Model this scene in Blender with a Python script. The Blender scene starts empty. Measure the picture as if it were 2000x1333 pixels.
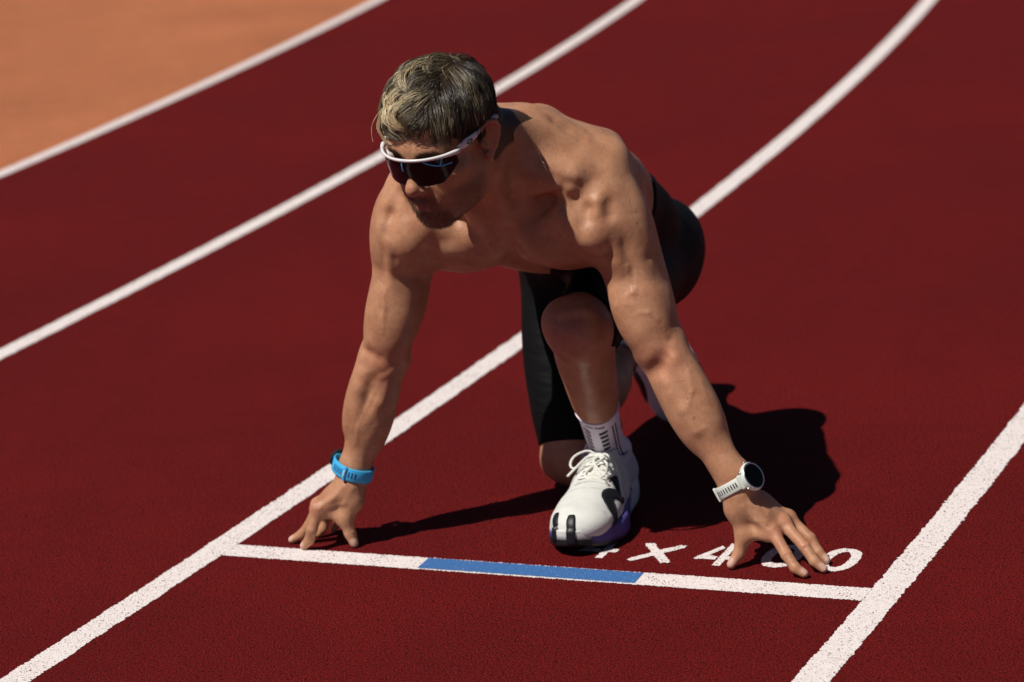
import bpy, bmesh, math, random, time, mathutils.noise
import numpy as np
from mathutils import Vector, Matrix
T0 = time.time()
random.seed(7); RNG = np.random.default_rng(7)
scene = bpy.context.scene
COL = scene.collection

# ------------------------------------------------------------------ camera, sky, sun, exposure
PITCH, ROLL, CAMH, FPX = .26, -.094, 1.54, 5333.0
cam_d = bpy.data.cameras.new('camera')
cam = bpy.data.objects.new('camera', cam_d); COL.objects.link(cam); scene.camera = cam
UP0 = Vector((0, math.sin(PITCH), math.cos(PITCH)))
FW = Vector((0, math.cos(PITCH), -math.sin(PITCH)))
cr, sr = math.cos(ROLL), math.sin(ROLL)
RX = Vector((1, 0, 0)) * cr + UP0 * sr
RY = -Vector((1, 0, 0)) * sr + UP0 * cr
cam.matrix_world = Matrix((( RX.x, RY.x, -FW.x, 0), (RX.y, RY.y, -FW.y, 0), (RX.z, RY.z, -FW.z, CAMH), (0, 0, 0, 1)))
cam_d.sensor_width = 36; cam_d.lens = FPX / 2000 * 36
cam_d.clip_end = 3000; cam_d.clip_start = .1
cam_d.dof.use_dof = True; cam_d.dof.focus_distance = 4.25; cam_d.dof.aperture_fstop = 4.2

SUN_AZ = math.radians(36.0)      # the shadows fall along (cos, sin) of this
SUN_EL = math.radians(57.7)
world = bpy.data.worlds.new("World"); scene.world = world; world.use_nodes = True
wn = world.node_tree.nodes; wl = world.node_tree.links
bg = wn['Background']; sky = wn.new('ShaderNodeTexSky'); sky.sky_type = 'NISHITA'; sky.sun_disc = False
sky.sun_elevation = SUN_EL; sky.air_density = .35; sky.dust_density = .1; sky.ozone_density = 1.0
to_sun = Vector((-math.cos(SUN_AZ) * math.cos(SUN_EL), -math.sin(SUN_AZ) * math.cos(SUN_EL), math.sin(SUN_EL)))
sky.sun_rotation = math.atan2(to_sun.x, to_sun.y)
wl.new(sky.outputs[0], bg.inputs[0]); bg.inputs[1].default_value = .05
sun_d = bpy.data.lights.new('sun', 'SUN'); sun = bpy.data.objects.new('sun', sun_d); COL.objects.link(sun)
sun_d.energy = 5.0; sun_d.angle = math.radians(.5); sun_d.color = (1, .95, .88)
sun.rotation_euler = to_sun.to_track_quat('Z', 'Y').to_euler(); sun.location = to_sun * 30
vs = scene.view_settings; vs.view_transform = 'Standard'; vs.look = 'None'; vs.exposure = -.2; vs.gamma = 1; vs.use_curve_mapping = False

# ------------------------------------------------------------------ helpers
def V(*a): return np.array(a, dtype=np.float64)
def nrm(v): v = np.asarray(v, float); return v / np.linalg.norm(v)
def lerp(a, b, t): return np.asarray(a, float) * (1 - t) + np.asarray(b, float) * t

def link(name, me, mat=None, parent=None, smooth=True):
    o = bpy.data.objects.new(name, me); COL.objects.link(o)
    if mat is not None:
        for m in (mat if isinstance(mat, (list, tuple)) else [mat]): me.materials.append(m)
    if parent is not None: o.parent = parent
    if smooth and len(me.polygons): me.polygons.foreach_set('use_smooth', [True] * len(me.polygons))
    return o
def mesh_np(name, verts, quads):
    me = bpy.data.meshes.new(name)
    verts = np.ascontiguousarray(verts, np.float32); quads = np.ascontiguousarray(quads, np.int32)
    k = quads.shape[1]
    me.vertices.add(len(verts)); me.vertices.foreach_set('co', verts.ravel())
    me.loops.add(quads.size); me.loops.foreach_set('vertex_index', quads.ravel())
    me.polygons.add(len(quads)); me.polygons.foreach_set('loop_start', np.arange(0, quads.size, k, dtype=np.int32))
    me.update(calc_edges=True); me.validate()
    return me
def set_col(me, name, cols):
    a = me.color_attributes.new(name, 'FLOAT_COLOR', 'POINT')
    c = np.ones((len(me.vertices), 4), np.float32); c[:, :cols.shape[1]] = cols
    a.data.foreach_set('color', c.ravel())
def empty(name, loc, label=None, cat=None):
    o = bpy.data.objects.new(name, None); COL.objects.link(o); o.location = loc; o.empty_display_size = .05
    if label: o['label'] = label
    if cat: o['category'] = cat
    return o
def child(o, parent):          # mesh data is in world space: shift under the parent's origin
    o.parent = parent; o.matrix_parent_inverse = Matrix.Translation(-parent.location)
    return o
def tube(pts, rad, n=8, closed=False, cap=True, flat=None):
    """mesh arrays of a tube; rad scalar or list; flat=(normal, factor) squashes the section along normal"""
    pts = np.asarray(pts, float); m = len(pts); rad = np.broadcast_to(np.asarray(rad, float), (m,))
    tg = np.gradient(pts, axis=0) if not closed else np.roll(pts, -1, 0) - np.roll(pts, 1, 0)
    tg /= np.linalg.norm(tg, axis=1)[:, None] + 1e-12
    ref = np.array(flat[0], float) if flat is not None else np.array([.123, .3, .94])
    vs_ = []
    for i in range(m):
        r_ = ref[i] if ref.ndim == 2 else ref
        a = np.cross(tg[i], r_); a /= np.linalg.norm(a) + 1e-12; b = np.cross(a, tg[i])
        f = flat[1] if flat is not None else 1
        ang = np.arange(n) * 2 * np.pi / n
        vs_.append(pts[i] + rad[i] * (np.cos(ang)[:, None] * a + f * np.sin(ang)[:, None] * b))
    vv = np.concatenate(vs_); q = []
    for i in range(m if closed else m - 1):
        j = (i + 1) % m
        for k in range(n):
            l = (k + 1) % n; q.append((i * n + k, i * n + l, j * n + l, j * n + k))
    if cap and not closed:
        vv = np.concatenate([vv, pts[:1], pts[-1:]])
        for k in range(n):
            l = (k + 1) % n
            q.append((len(vv) - 2, l, k, k)); q.append((len(vv) - 1, (m - 1) * n + k, (m - 1) * n + l, (m - 1) * n + l))
    return vv, q
class MB:
    def __init__(s): s.v = []; s.f = []; s.n = 0
    def add(s, v, q):
        s.v.append(np.asarray(v, float))
        for f in q:
            g = []
            for i in f:
                if not g or (i + s.n) not in g: g.append(i + s.n)
            if len(g) > 2: s.f.append(g)
        s.n += len(v); return s
    def build(s, name, mat, parent=None, smooth=True):
        me = bpy.data.meshes.new(name); me.from_pydata(np.concatenate(s.v).tolist(), [], s.f); me.update()
        o = link(name, me, mat, None, smooth)
        if parent is not None: child(o, parent)
        return o
def rbox(c, M, s, r=.15, seg=3):
    """rounded box; M columns = axes, s = half sizes"""
    bm = bmesh.new(); bmesh.ops.create_cube(bm, size=2)
    for v in bm.verts: v.co = Vector((v.co.x * s[0], v.co.y * s[1], v.co.z * s[2]))
    bmesh.ops.bevel(bm, geom=list(bm.edges), offset=min(s) * r * 2, segments=seg, affect='EDGES', profile=.5)
    vv = np.array([v.co[:] for v in bm.verts]); bm.verts.index_update(); ff = [[v.index for v in f.verts] for f in bm.faces]; bm.free()
    return np.asarray(c) + vv @ np.asarray(M).T, ff
def spline(P, n):
    P = np.asarray(P, float); m = len(P); out = []
    Q = np.vstack([2 * P[0] - P[1], P, 2 * P[-1] - P[-2]])
    for u in np.linspace(0, m - 1, n):
        i = min(int(u), m - 2); t = u - i
        a, b, c, d = Q[i], Q[i + 1], Q[i + 2], Q[i + 3]
        out.append(.5 * ((2 * b) + (-a + c) * t + (2 * a - 5 * b + 4 * c - d) * t * t + (-a + 3 * b - 3 * c + d) * t ** 3))
    return np.array(out)

# ------------------------------------------------------------------ materials
def new_mat(name):
    m = bpy.data.materials.new(name); m.use_nodes = True; nt = m.node_tree
    return m, nt, nt.nodes['Principled BSDF'], nt.nodes, nt.links
def plain(name, col, rough=.5, spec=.5, metal=0, bump=None, coat=0, sheen=0):
    m, nt, p, N, L = new_mat(name)
    p.inputs['Base Color'].default_value = (*col, 1); p.inputs['Roughness'].default_value = rough
    p.inputs['Metallic'].default_value = metal; p.inputs['Specular IOR Level'].default_value = spec
    p.inputs['Coat Weight'].default_value = coat; p.inputs['Sheen Weight'].default_value = sheen
    if bump:
        t = N.new('ShaderNodeTexNoise'); t.inputs['Scale'].default_value = bump[0]; t.inputs['Detail'].default_value = 6
        c = N.new('ShaderNodeTexCoord'); L.new(c.outputs['Object'], t.inputs['Vector'])
        b = N.new('ShaderNodeBump'); b.inputs['Strength'].default_value = bump[1]; b.inputs['Distance'].default_value = bump[2]
        L.new(t.outputs[0], b.inputs['Height']); L.new(b.outputs[0], p.inputs['Normal'])
    return m
def vcol(name, attr, rough=.6, spec=.4, bump=None, sheen=0):
    m = plain(name, (1, 1, 1), rough, spec, bump=bump, sheen=sheen)
    a = m.node_tree.nodes.new('ShaderNodeVertexColor'); a.layer_name = attr
    m.node_tree.links.new(a.outputs[0], m.node_tree.nodes['Principled BSDF'].inputs['Base Color'])
    return m
def rubber(name, base, dark, light, speck=.5, paint=None):
    """granulated track rubber, or paint sprayed over it"""
    m, nt, p, N, L = new_mat(name)
    g = N.new('ShaderNodeNewGeometry'); pos = g.outputs['Position']
    def noise(s, d=2, r=.5):
        t = N.new('ShaderNodeTexNoise'); t.inputs['Scale'].default_value = s; t.inputs['Detail'].default_value = d; t.inputs['Roughness'].default_value = r
        L.new(pos, t.inputs['Vector']); return t.outputs[0]
    def ramp(v, *st):
        r = N.new('ShaderNodeValToRGB'); L.new(v, r.inputs[0]); e = r.color_ramp.elements
        e[0].position, e[0].color = st[0][0], (*st[0][1], 1); e[1].position, e[1].color = st[1][0], (*st[1][1], 1)
        for q in st[2:]:
            x = e.new(q[0]); x.color = (*q[1], 1)
        return r.outputs[0]
    vo = N.new('ShaderNodeTexVoronoi'); vo.inputs['Scale'].default_value = 420; L.new(pos, vo.inputs['Vector'])
    grain = noise(330, 3, .7); big = noise(1.1, 5, .6); mid = noise(9, 4, .6)
    c = ramp(grain, (.40, dark), (.50, base), (.64, light))
    pit = ramp(noise(170, 1, .5), (.30, (.25, .25, .25)), (.40, (1, 1, 1)))
    mp_ = N.new('ShaderNodeMix'); mp_.data_type = 'RGBA'; mp_.blend_type = 'MULTIPLY'; mp_.inputs[0].default_value = 1; L.new(c, mp_.inputs[6]); L.new(pit, mp_.inputs[7]); c = mp_.outputs[2]
    mx = N.new('ShaderNodeMix'); mx.data_type = 'RGBA'; mx.blend_type = 'MULTIPLY'; mx.inputs[0].default_value = 1
    L.new(c, mx.inputs[6]); L.new(ramp(big, (.3, (.86, .86, .86)), (.7, (1.1, 1.08, 1.08))), mx.inputs[7])
    mx2 = N.new('ShaderNodeMix'); mx2.data_type = 'RGBA'; mx2.blend_type = 'MULTIPLY'; mx2.inputs[0].default_value = 1
    L.new(mx.outputs[2], mx2.inputs[6]); L.new(ramp(mid, (.3, (.93, .93, .93)), (.7, (1.05, 1.05, 1.05))), mx2.inputs[7])
    out = mx2.outputs[2]
    if paint:
        # pits of bare rubber showing through the paint
        t = N.new('ShaderNodeTexNoise'); t.inputs['Scale'].default_value = 260; t.inputs['Detail'].default_value = 2; L.new(pos, t.inputs['Vector'])
        t2 = noise(14, 3, .6)
        ad = N.new('ShaderNodeMath'); ad.operation = 'MULTIPLY_ADD'; ad.inputs[1].default_value = .16; L.new(t2, ad.inputs[0]); L.new(t.outputs[0], ad.inputs[2])
        mask = ramp(ad.outputs[0], (.425, (0, 0, 0)), (.455, (1, 1, 1)))
        pc = ramp(noise(90, 4, .7), (.3, tuple(x * .86 for x in paint)), (.6, paint))
        m3 = N.new('ShaderNodeMix'); m3.data_type = 'RGBA'; L.new(mask, m3.inputs[0]); L.new(out, m3.inputs[6]); L.new(pc, m3.inputs[7])
        out = m3.outputs[2]
    L.new(out, p.inputs['Base Color'])
    p.inputs['Roughness'].default_value = .9 if not paint else .75; p.inputs['Specular IOR Level'].default_value = .12
    ma = N.new('ShaderNodeMath'); ma.operation = 'SUBTRACT'; L.new(grain, ma.inputs[0]); L.new(vo.outputs['Distance'], ma.inputs[1])
    b = N.new('ShaderNodeBump'); b.inputs['Strength'].default_value = .75 if not paint else .45; b.inputs['Distance'].default_value = .0028
    L.new(ma.outputs[0], b.inputs['Height']); L.new(b.outputs[0], p.inputs['Normal'])
    return m
M_track = rubber('red_rubber', (.136, .0044, .0042), (.050, .0016, .0016), (.250, .016, .016))
M_orange = rubber('orange_rubber', (.51, .178, .083), (.42, .145, .066), (.58, .215, .10))
M_white = rubber('white_paint', (.136, .0044, .0042), (.050, .0016, .0016), (.250, .016, .016), paint=(.86, .78, .76))
M_blue = rubber('blue_paint', (.10, .20, .42), (.05, .12, .3), (.3, .4, .55), paint=(.055, .165, .42))

# ------------------------------------------------------------------ ground, track, painted markings
CC = np.array([-36.36, 22.05]); R0 = 37.41; TH0 = -.454
def polar(r, th): return CC[0] + r * np.cos(th), CC[1] + r * np.sin(th)
def sheet(name, r0, r1, z, t0, t1, n, mat, parent=None, jit=0., thick=0.):
    th = np.linspace(t0, t1, n)
    ra = r0 + RNG.normal(0, jit, n) + (np.convolve(RNG.normal(0, jit * 2, n), np.ones(9) / 9, 'same') if jit else 0)
    rb = r1 + RNG.normal(0, jit, n) + (np.convolve(RNG.normal(0, jit * 2, n), np.ones(9) / 9, 'same') if jit else 0)
    xa, ya = polar(ra, th); xb, yb = polar(rb, th)
    v = np.zeros((n * 2, 3)); v[0::2] = np.stack([xa, ya, np.full(n, z)], 1); v[1::2] = np.stack([xb, yb, np.full(n, z)], 1)
    i = np.arange(n - 1) * 2; q = np.stack([i, i + 1, i + 3, i + 2], 1)
    me = mesh_np(name, v, q); return link(name, me, mat, parent, False)
M_grass, nt, p, N, L = new_mat('infield_ground')
t = N.new('ShaderNodeTexNoise'); t.inputs['Scale'].default_value = 3; t.inputs['Detail'].default_value = 8
g = N.new('ShaderNodeNewGeometry'); L.new(g.outputs['Position'], t.inputs['Vector'])
r = N.new('ShaderNodeValToRGB'); r.color_ramp.elements[0].color = (.03, .07, .015, 1); r.color_ramp.elements[1].color = (.07, .13, .03, 1)
L.new(t.outputs[0], r.inputs[0]); L.new(r.outputs[0], p.inputs['Base Color']); p.inputs['Roughness'].default_value = .9
me = mesh_np('ground', np.array([(-900, -900, -.02), (900, -900, -.02), (900, 900, -.02), (-900, 900, -.02)]), np.array([(0, 1, 2, 3)]))
o = link('ground', me, M_grass, None, False); o['kind'] = 'structure'
track = sheet('running_track', R0, R0 + 1.22 * 8 + .03, 0, -math.pi, math.pi, 721, M_track); track['kind'] = 'structure'
apron = sheet('orange_apron', 22.0, R0 - .01, 0, -math.pi, math.pi, 721, M_orange); apron['kind'] = 'structure'
ZP = .0008
def paint_line(r, z, w=.027):
    a, b = -1.05, .35
    o = sheet('lane_line', r - w, r + w, z, TH0 - .12, TH0 + .10, 2400, M_white, track, .0011)
    for (t0, t1) in ((TH0 - .12 - 1.2, TH0 - .12), (TH0 + .10, TH0 + 1.3)):
        pass
    return o
for k in range(9): paint_line(R0 + 1.22 * k, ZP)
# far remainder of each lane line
for k in range(9):
    for (t0, t1) in ((TH0 - 1.3, TH0 - .12), (TH0 + .10, TH0 + 1.3)):
        sheet('lane_line', R0 + 1.22 * k - .027, R0 + 1.22 * k + .027, ZP, t0, t1, 120, M_white, track)
RD = np.array([math.cos(TH0), math.sin(TH0)]); TD = np.array([-math.sin(TH0), math.cos(TH0)])
def rt(r, t, z=0.): q = CC + (R0 + r) * RD + t * TD; return (q[0], q[1], z)
def strip(name, r0, r1, t0, t1, z, mat, n=700, jit=.0011, slant=(0, 0)):
    u = np.linspace(0, 1, n); v = np.zeros((n * 2, 3))
    for i, k in enumerate(u):
        v[2 * i] = rt(r0 + slant[0] + (r1 + slant[1] - r0 - slant[0]) * k, t0 + RNG.normal(0, jit), z)
        v[2 * i + 1] = rt(r0 + (r1 - r0) * k, t1 + RNG.normal(0, jit), z)
    i = np.arange(n - 1) * 2; q = np.stack([i, i + 1, i + 3, i + 2], 1)[:, ::-1]
    return link(name, mesh_np(name, v, q), mat, track, False)
strip('start_line', 2.44 + .0275, 3.66 - .0275, -.0415, .0135, ZP, M_white)
strip('blue_mark', 2.847, 3.243, -.0365, .0115, ZP + .0005, M_blue, slant=(.002, .003))
def glyph(name, loops, z=ZP):
    bm = bmesh.new()
    for li in loops:
        pts = []
        for a, b in zip(li, li[1:] + li[:1]):
            n = max(1, int(math.dist(a, b) / .0022))
            for i in range(n):
                pts.append((a[0] + (b[0] - a[0]) * i / n + random.gauss(0, .0006), a[1] + (b[1] - a[1]) * i / n + random.gauss(0, .0009)))
        vs_ = [bm.verts.new(rt(q[0], q[1], z)) for q in pts]
        for i in range(len(vs_)): bm.edges.new((vs_[i], vs_[(i + 1) % len(vs_)]))
        z += .0
    bmesh.ops.triangle_fill(bm, use_beauty=True, use_dissolve=False, edges=bm.edges[:])
    for f in bm.faces:
        f.normal_update()
        if f.normal.z < 0: f.normal_flip()
    me = bpy.data.meshes.new(name); bm.to_mesh(me); bm.free()
    return link(name, me, M_white, track, False)
def four(r, name='painted_digit'):
    # open stencil four: slanted stroke and crossbar, then the upright
    glyph(name, [[(r + .002, .092), (r + .004, .103), (r + .030, .160), (r + .038, .150), (r + .022, .112), (r + .040, .108), (r + .039, .094)]])
    glyph(name, [[(r + .044, .066), (r + .041, .172), (r + .054, .172), (r + .055, .112), (r + .070, .112), (r + .070, .096), (r + .0565, .096), (r + .058, .066)]])
def zero(r):
    def el(cx, cy, a, b, n=40, sk=.0): return [(cx + a * math.copysign(abs(math.cos(t)) ** .8, math.cos(t)) + sk * math.sin(t), cy + b * math.copysign(abs(math.sin(t)) ** .9, math.sin(t))) for t in np.linspace(0, 2 * math.pi, n, endpoint=False)]
    glyph('painted_digit', [el(r, .130, .0325, .0535), el(r, .131, .0145, .036)])
four(3.088); four(3.297)
glyph('painted_letter', [[(3.190, .147), (3.207, .152), (3.2265, .121), (3.255, .149), (3.267, .149), (3.266, .139), (3.2395, .108), (3.268, .068), (3.252, .062), (3.2275, .094), (3.199, .061), (3.190, .067), (3.192, .076), (3.2185, .108)]])
zero(3.443); zero(3.541)

# ------------------------------------------------------------------ distance-field modelling
class Prim:
    __slots__ = ('t', 'a', 'b', 'ra', 'rb', 'M', 'k', 'op', 'c', 'R', 'sq')
def rc(a, b, ra, rb=None, k=.02, op='u', sq=None):
    p = Prim(); p.t = 'rc'; p.a = np.array(a, float); p.b = np.array(b, float); p.ra = ra; p.rb = ra if rb is None else rb; p.k = k; p.op = op
    p.sq = None if sq is None else (nrm(sq[0]), sq[1])      # squash: normal, factor (<1 thinner)
    p.c = (p.a + p.b) / 2; p.R = np.linalg.norm(p.a - p.b) / 2 + max(p.ra, p.rb); return p
def ell(c, M, r, k=.02, op='u'):
    p = Prim(); p.t = 'el'; p.a = np.array(c, float); p.M = np.array(M, float); p.ra = np.array(r, float); p.k = k; p.op = op; p.c = p.a; p.R = max(r); return p
def groove(a, b, amp, sig):      # amp > 0 carves, < 0 raises
    p = Prim(); p.t = 'gr'; p.a = np.array(a, float); p.b = np.array(b, float); p.ra = amp; p.rb = sig; p.op = 'd'; p.k = 0
    p.c = (p.a + p.b) / 2; p.R = np.linalg.norm(p.a - p.b) / 2 + sig * 3.05; p.sq = None; return p
def seg_dist(P, a, b):
    ab = b - a; t = np.clip(((P - a) @ ab) / (ab @ ab + 1e-12), 0, 1)
    d = P - (a + t[:, None] * ab); return d, t
def ev(p, P):
    if p.t == 'rc':
        d, t = seg_dist(P, p.a, p.b)
        if p.sq is not None:
            n, f = p.sq; h = d @ n; d = d + (1 / f - 1) * h[:, None] * n
            q = np.sqrt((d * d).sum(1)); r = p.ra + (p.rb - p.ra) * t
            # rescale so that the value is a true-ish distance
            return (q - r) * np.where(q > 1e-9, np.sqrt(np.clip(1 - (h / f / (q + 1e-9)) ** 2 * (1 - f * f), f * f, 1)), 1)
        return np.sqrt((d * d).sum(1)) - (p.ra + (p.rb - p.ra) * t)
    if p.t == 'el':
        q = (P - p.a) @ p.M; u = q / p.ra; k0 = np.sqrt((u * u).sum(1)); u2 = u / p.ra; k1 = np.sqrt((u2 * u2).sum(1)) + 1e-9
        return k0 * (k0 - 1) / k1
    d, t = seg_dist(P, p.a, p.b)
    return p.ra * np.maximum(np.exp(-(d * d).sum(1) / (2 * p.rb ** 2)) - .011, 0)
def field(prims, P, c=None, hd=None):
    d = np.full(len(P), .08)
    for p in prims:
        if c is not None and np.linalg.norm(p.c - c) > p.R + hd + p.k + (.032 if p.t == 'el' else .024): continue
        e = ev(p, P)
        if p.op == 'u':
            h = np.maximum(p.k - np.abs(d - e), 0) / p.k; d = np.minimum(d, e) - h * h * p.k * .25
        elif p.op == 's':
            h = np.maximum(p.k - np.abs(d + e), 0) / p.k; d = np.maximum(d, -e) + h * h * p.k * .25
        elif p.op == 'i':
            h = np.maximum(p.k - np.abs(d - e), 0) / p.k; d = np.maximum(d, e) + h * h * p.k * .25
        else: d = d + e
    return d
def polygonise(f, lo, hi, vox, B=16):
    """surface nets over sparse chunks; f(P, centre, half_diag) -> distances"""
    lo = np.asarray(lo, float); n = np.ceil((np.asarray(hi) - lo) / (vox * B)).astype(int)
    S = vox * B; hd = S * math.sqrt(3) / 2
    I = np.stack(np.meshgrid(*[np.arange(k) for k in n], indexing='ij'), -1).reshape(-1, 3)
    Cn = lo + (I + .5) * S
    act = np.abs(f(Cn, None, None)) < hd * 1.9 + .012
    I = I[act]; Cn = Cn[act]
    gN = n * B + 4; m = B + 1
    loc = np.stack(np.meshgrid(*[np.arange(m)] * 3, indexing='ij'), -1).reshape(-1, 3)
    ids, pos, quads = [], [], []
    def gid(a): return (a[..., 0].astype(np.int64) * gN[1] + a[..., 1]) * gN[2] + a[..., 2]
    for ix, c in zip(I, Cn):
        base = ix * B
        P = lo + (base + loc) * vox
        d = f(P, c, hd)
        if (d > 0).all() or (d < 0).all(): continue
        D = d.reshape(m, m, m).astype(np.float64); D[D == 0] = 1e-9
        s = D < 0
        cnt = np.zeros((B, B, B)); acc = np.zeros((B, B, B, 3))
        for ax in range(3):
            sl0 = [slice(None)] * 3; sl1 = [slice(None)] * 3; sl0[ax] = slice(0, B); sl1[ax] = slice(1, m)
            a, b = D[tuple(sl0)], D[tuple(sl1)]; cr_ = (a < 0) != (b < 0); t = np.where(cr_, a / np.where(cr_, a - b, 1), 0)
            o1, o2 = [q for q in range(3) if q != ax]
            for u in (0, 1):
                for w in (0, 1):
                    ss = [slice(None)] * 3; ss[o1] = slice(u, u + B); ss[o2] = slice(w, w + B)
                    cc = cr_[tuple(ss)]; tt = t[tuple(ss)]; cnt += cc
                    acc[..., ax] += np.where(cc, tt, 0); acc[..., o1] += cc * u; acc[..., o2] += cc * w
            # quads, owned by the edge's lower sample inside [0,B)
            own = [slice(0, B)] * 3
            w_ = np.argwhere(cr_[tuple(own)])
            if len(w_):
                g0 = w_ + base; e1 = np.zeros(3, int); e1[o1] = 1; e2 = np.zeros(3, int); e2[o2] = 1
                q = np.stack([gid(g0 - e1 - e2 + 1), gid(g0 - e2 + 1), gid(g0 + 1), gid(g0 - e1 + 1)], 1)
                neg = s[w_[:, 0], w_[:, 1], w_[:, 2]]
                flip = neg if ax != 1 else ~neg
                q[~flip] = q[~flip][:, ::-1]
                quads.append(q)
        w_ = np.argwhere(cnt > 0)
        v = acc[w_[:, 0], w_[:, 1], w_[:, 2]] / cnt[w_[:, 0], w_[:, 1], w_[:, 2]][:, None]
        ids.append(gid(w_ + base + 1)); pos.append(lo + (w_ + base + v) * vox)
    ids = np.concatenate(ids); pos = np.concatenate(pos); quads = np.concatenate(quads)
    miss = np.setdiff1d(quads.ravel(), ids)          # cells whose neighbour saw no crossing: centre them
    if len(miss):
        a0 = miss // (gN[1] * gN[2]); a1 = (miss // gN[2]) % gN[1]; a2 = miss % gN[2]
        ids = np.concatenate([ids, miss]); pos = np.concatenate([pos, lo + (np.stack([a0, a1, a2], 1) - .5) * vox])
    o = np.argsort(ids); ids = ids[o]; pos = pos[o]
    j = np.searchsorted(ids, quads); j[j >= len(ids)] = 0
    ok = (ids[j] == quads).all(1)
    return pos, j[ok]
def relax(v, q, it=2, lam=.5):
    for _ in range(it):
        acc = np.zeros_like(v); c = np.zeros(len(v))
        for a, b in ((0, 1), (1, 2), (2, 3), (3, 0)):
            for x, y in ((a, b), (b, a)):
                for k in range(3): acc[:, k] += np.bincount(q[:, x], v[q[:, y], k], len(v))
                c += np.bincount(q[:, x], minlength=len(v))
        m_ = acc / np.maximum(c, 1)[:, None]; v = v + lam * (m_ - v)
    return v

# ------------------------------------------------------------------ the runner: joints in metres
GHR = V(-0.1578, 4.4830, 0.5682); GHL = V(0.1870, 4.3627, 0.5715)
ELR = V(-0.2209, 4.5067, 0.3327); WRR = V(-.298, 4.522, .118)
ELL_ = V(0.2412, 4.3179, 0.3545); WRL = V(.342, 4.240, .134)
HPR = V(0.1154, 4.8771, 0.4019); HPL = V(0.2599, 4.8049, 0.3813)
KNR = V(.088, 4.712, .056); KNL = V(0.1093, 4.3769, 0.3863)
ANR = V(.245, 5.115, .190); ANL = V(.150, 4.612, .100)
S0 = (GHR + GHL) / 2; HM = (HPR + HPL) / 2
U = nrm(S0 - HM); LT = GHL - GHR; LT = nrm(LT - (LT @ U) * U); DN = np.cross(U, LT)
TM = np.stack([LT, DN, U], 1)
TS = 1.053
def T(l, d, u): return S0 + TS * (l * LT + d * DN) + U * (u * TS if u > 0 else u * .875)
def grown(A, f):
    for p in A: p.ra = p.ra * f; p.rb = p.rb * f if p.t != 'el' else 0; p.k *= f; p.R *= f
    return A
def rotM(M, ax, deg):       # rotate the axes of M about its own column ax
    a = math.radians(deg); c, s = math.cos(a), math.sin(a); i, j = [(1, 2), (2, 0), (0, 1)][ax]
    R = np.array(M, float); ci, cj = R[:, i].copy(), R[:, j].copy(); R[:, i] = c * ci + s * cj; R[:, j] = -s * ci + c * cj; return R
def frame(a, b, ref):       # columns: side, front(ref), axis a->b
    z = nrm(np.asarray(b) - a); y = nrm(np.asarray(ref) - (np.asarray(ref) @ z) * z); return np.stack([np.cross(y, z), y, z], 1)

# head frame (from the face landmarks)
HY, HPi, HR = [math.radians(x) for x in (33.5, 20.0, -3.0)]
HC = V(-0.0772, 4.2672, 0.7424); HS = .977
f_ = V(-math.sin(HY) * math.cos(HPi), -math.cos(HY) * math.cos(HPi), -math.sin(HPi)); l_ = nrm(np.cross([0, 0, 1], f_)); u_ = np.cross(f_, l_)
u_ = -u_ if u_[2] < 0 else u_
HL = math.cos(HR) * l_ + math.sin(HR) * u_; HU = -math.sin(HR) * l_ + math.cos(HR) * u_
HMx = np.stack([HL, f_, HU], 1)
def Hd(*p): return HC + HMx @ np.array(p, float) * HS
def toH(P): return (P - HC) @ HMx / HS

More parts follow.
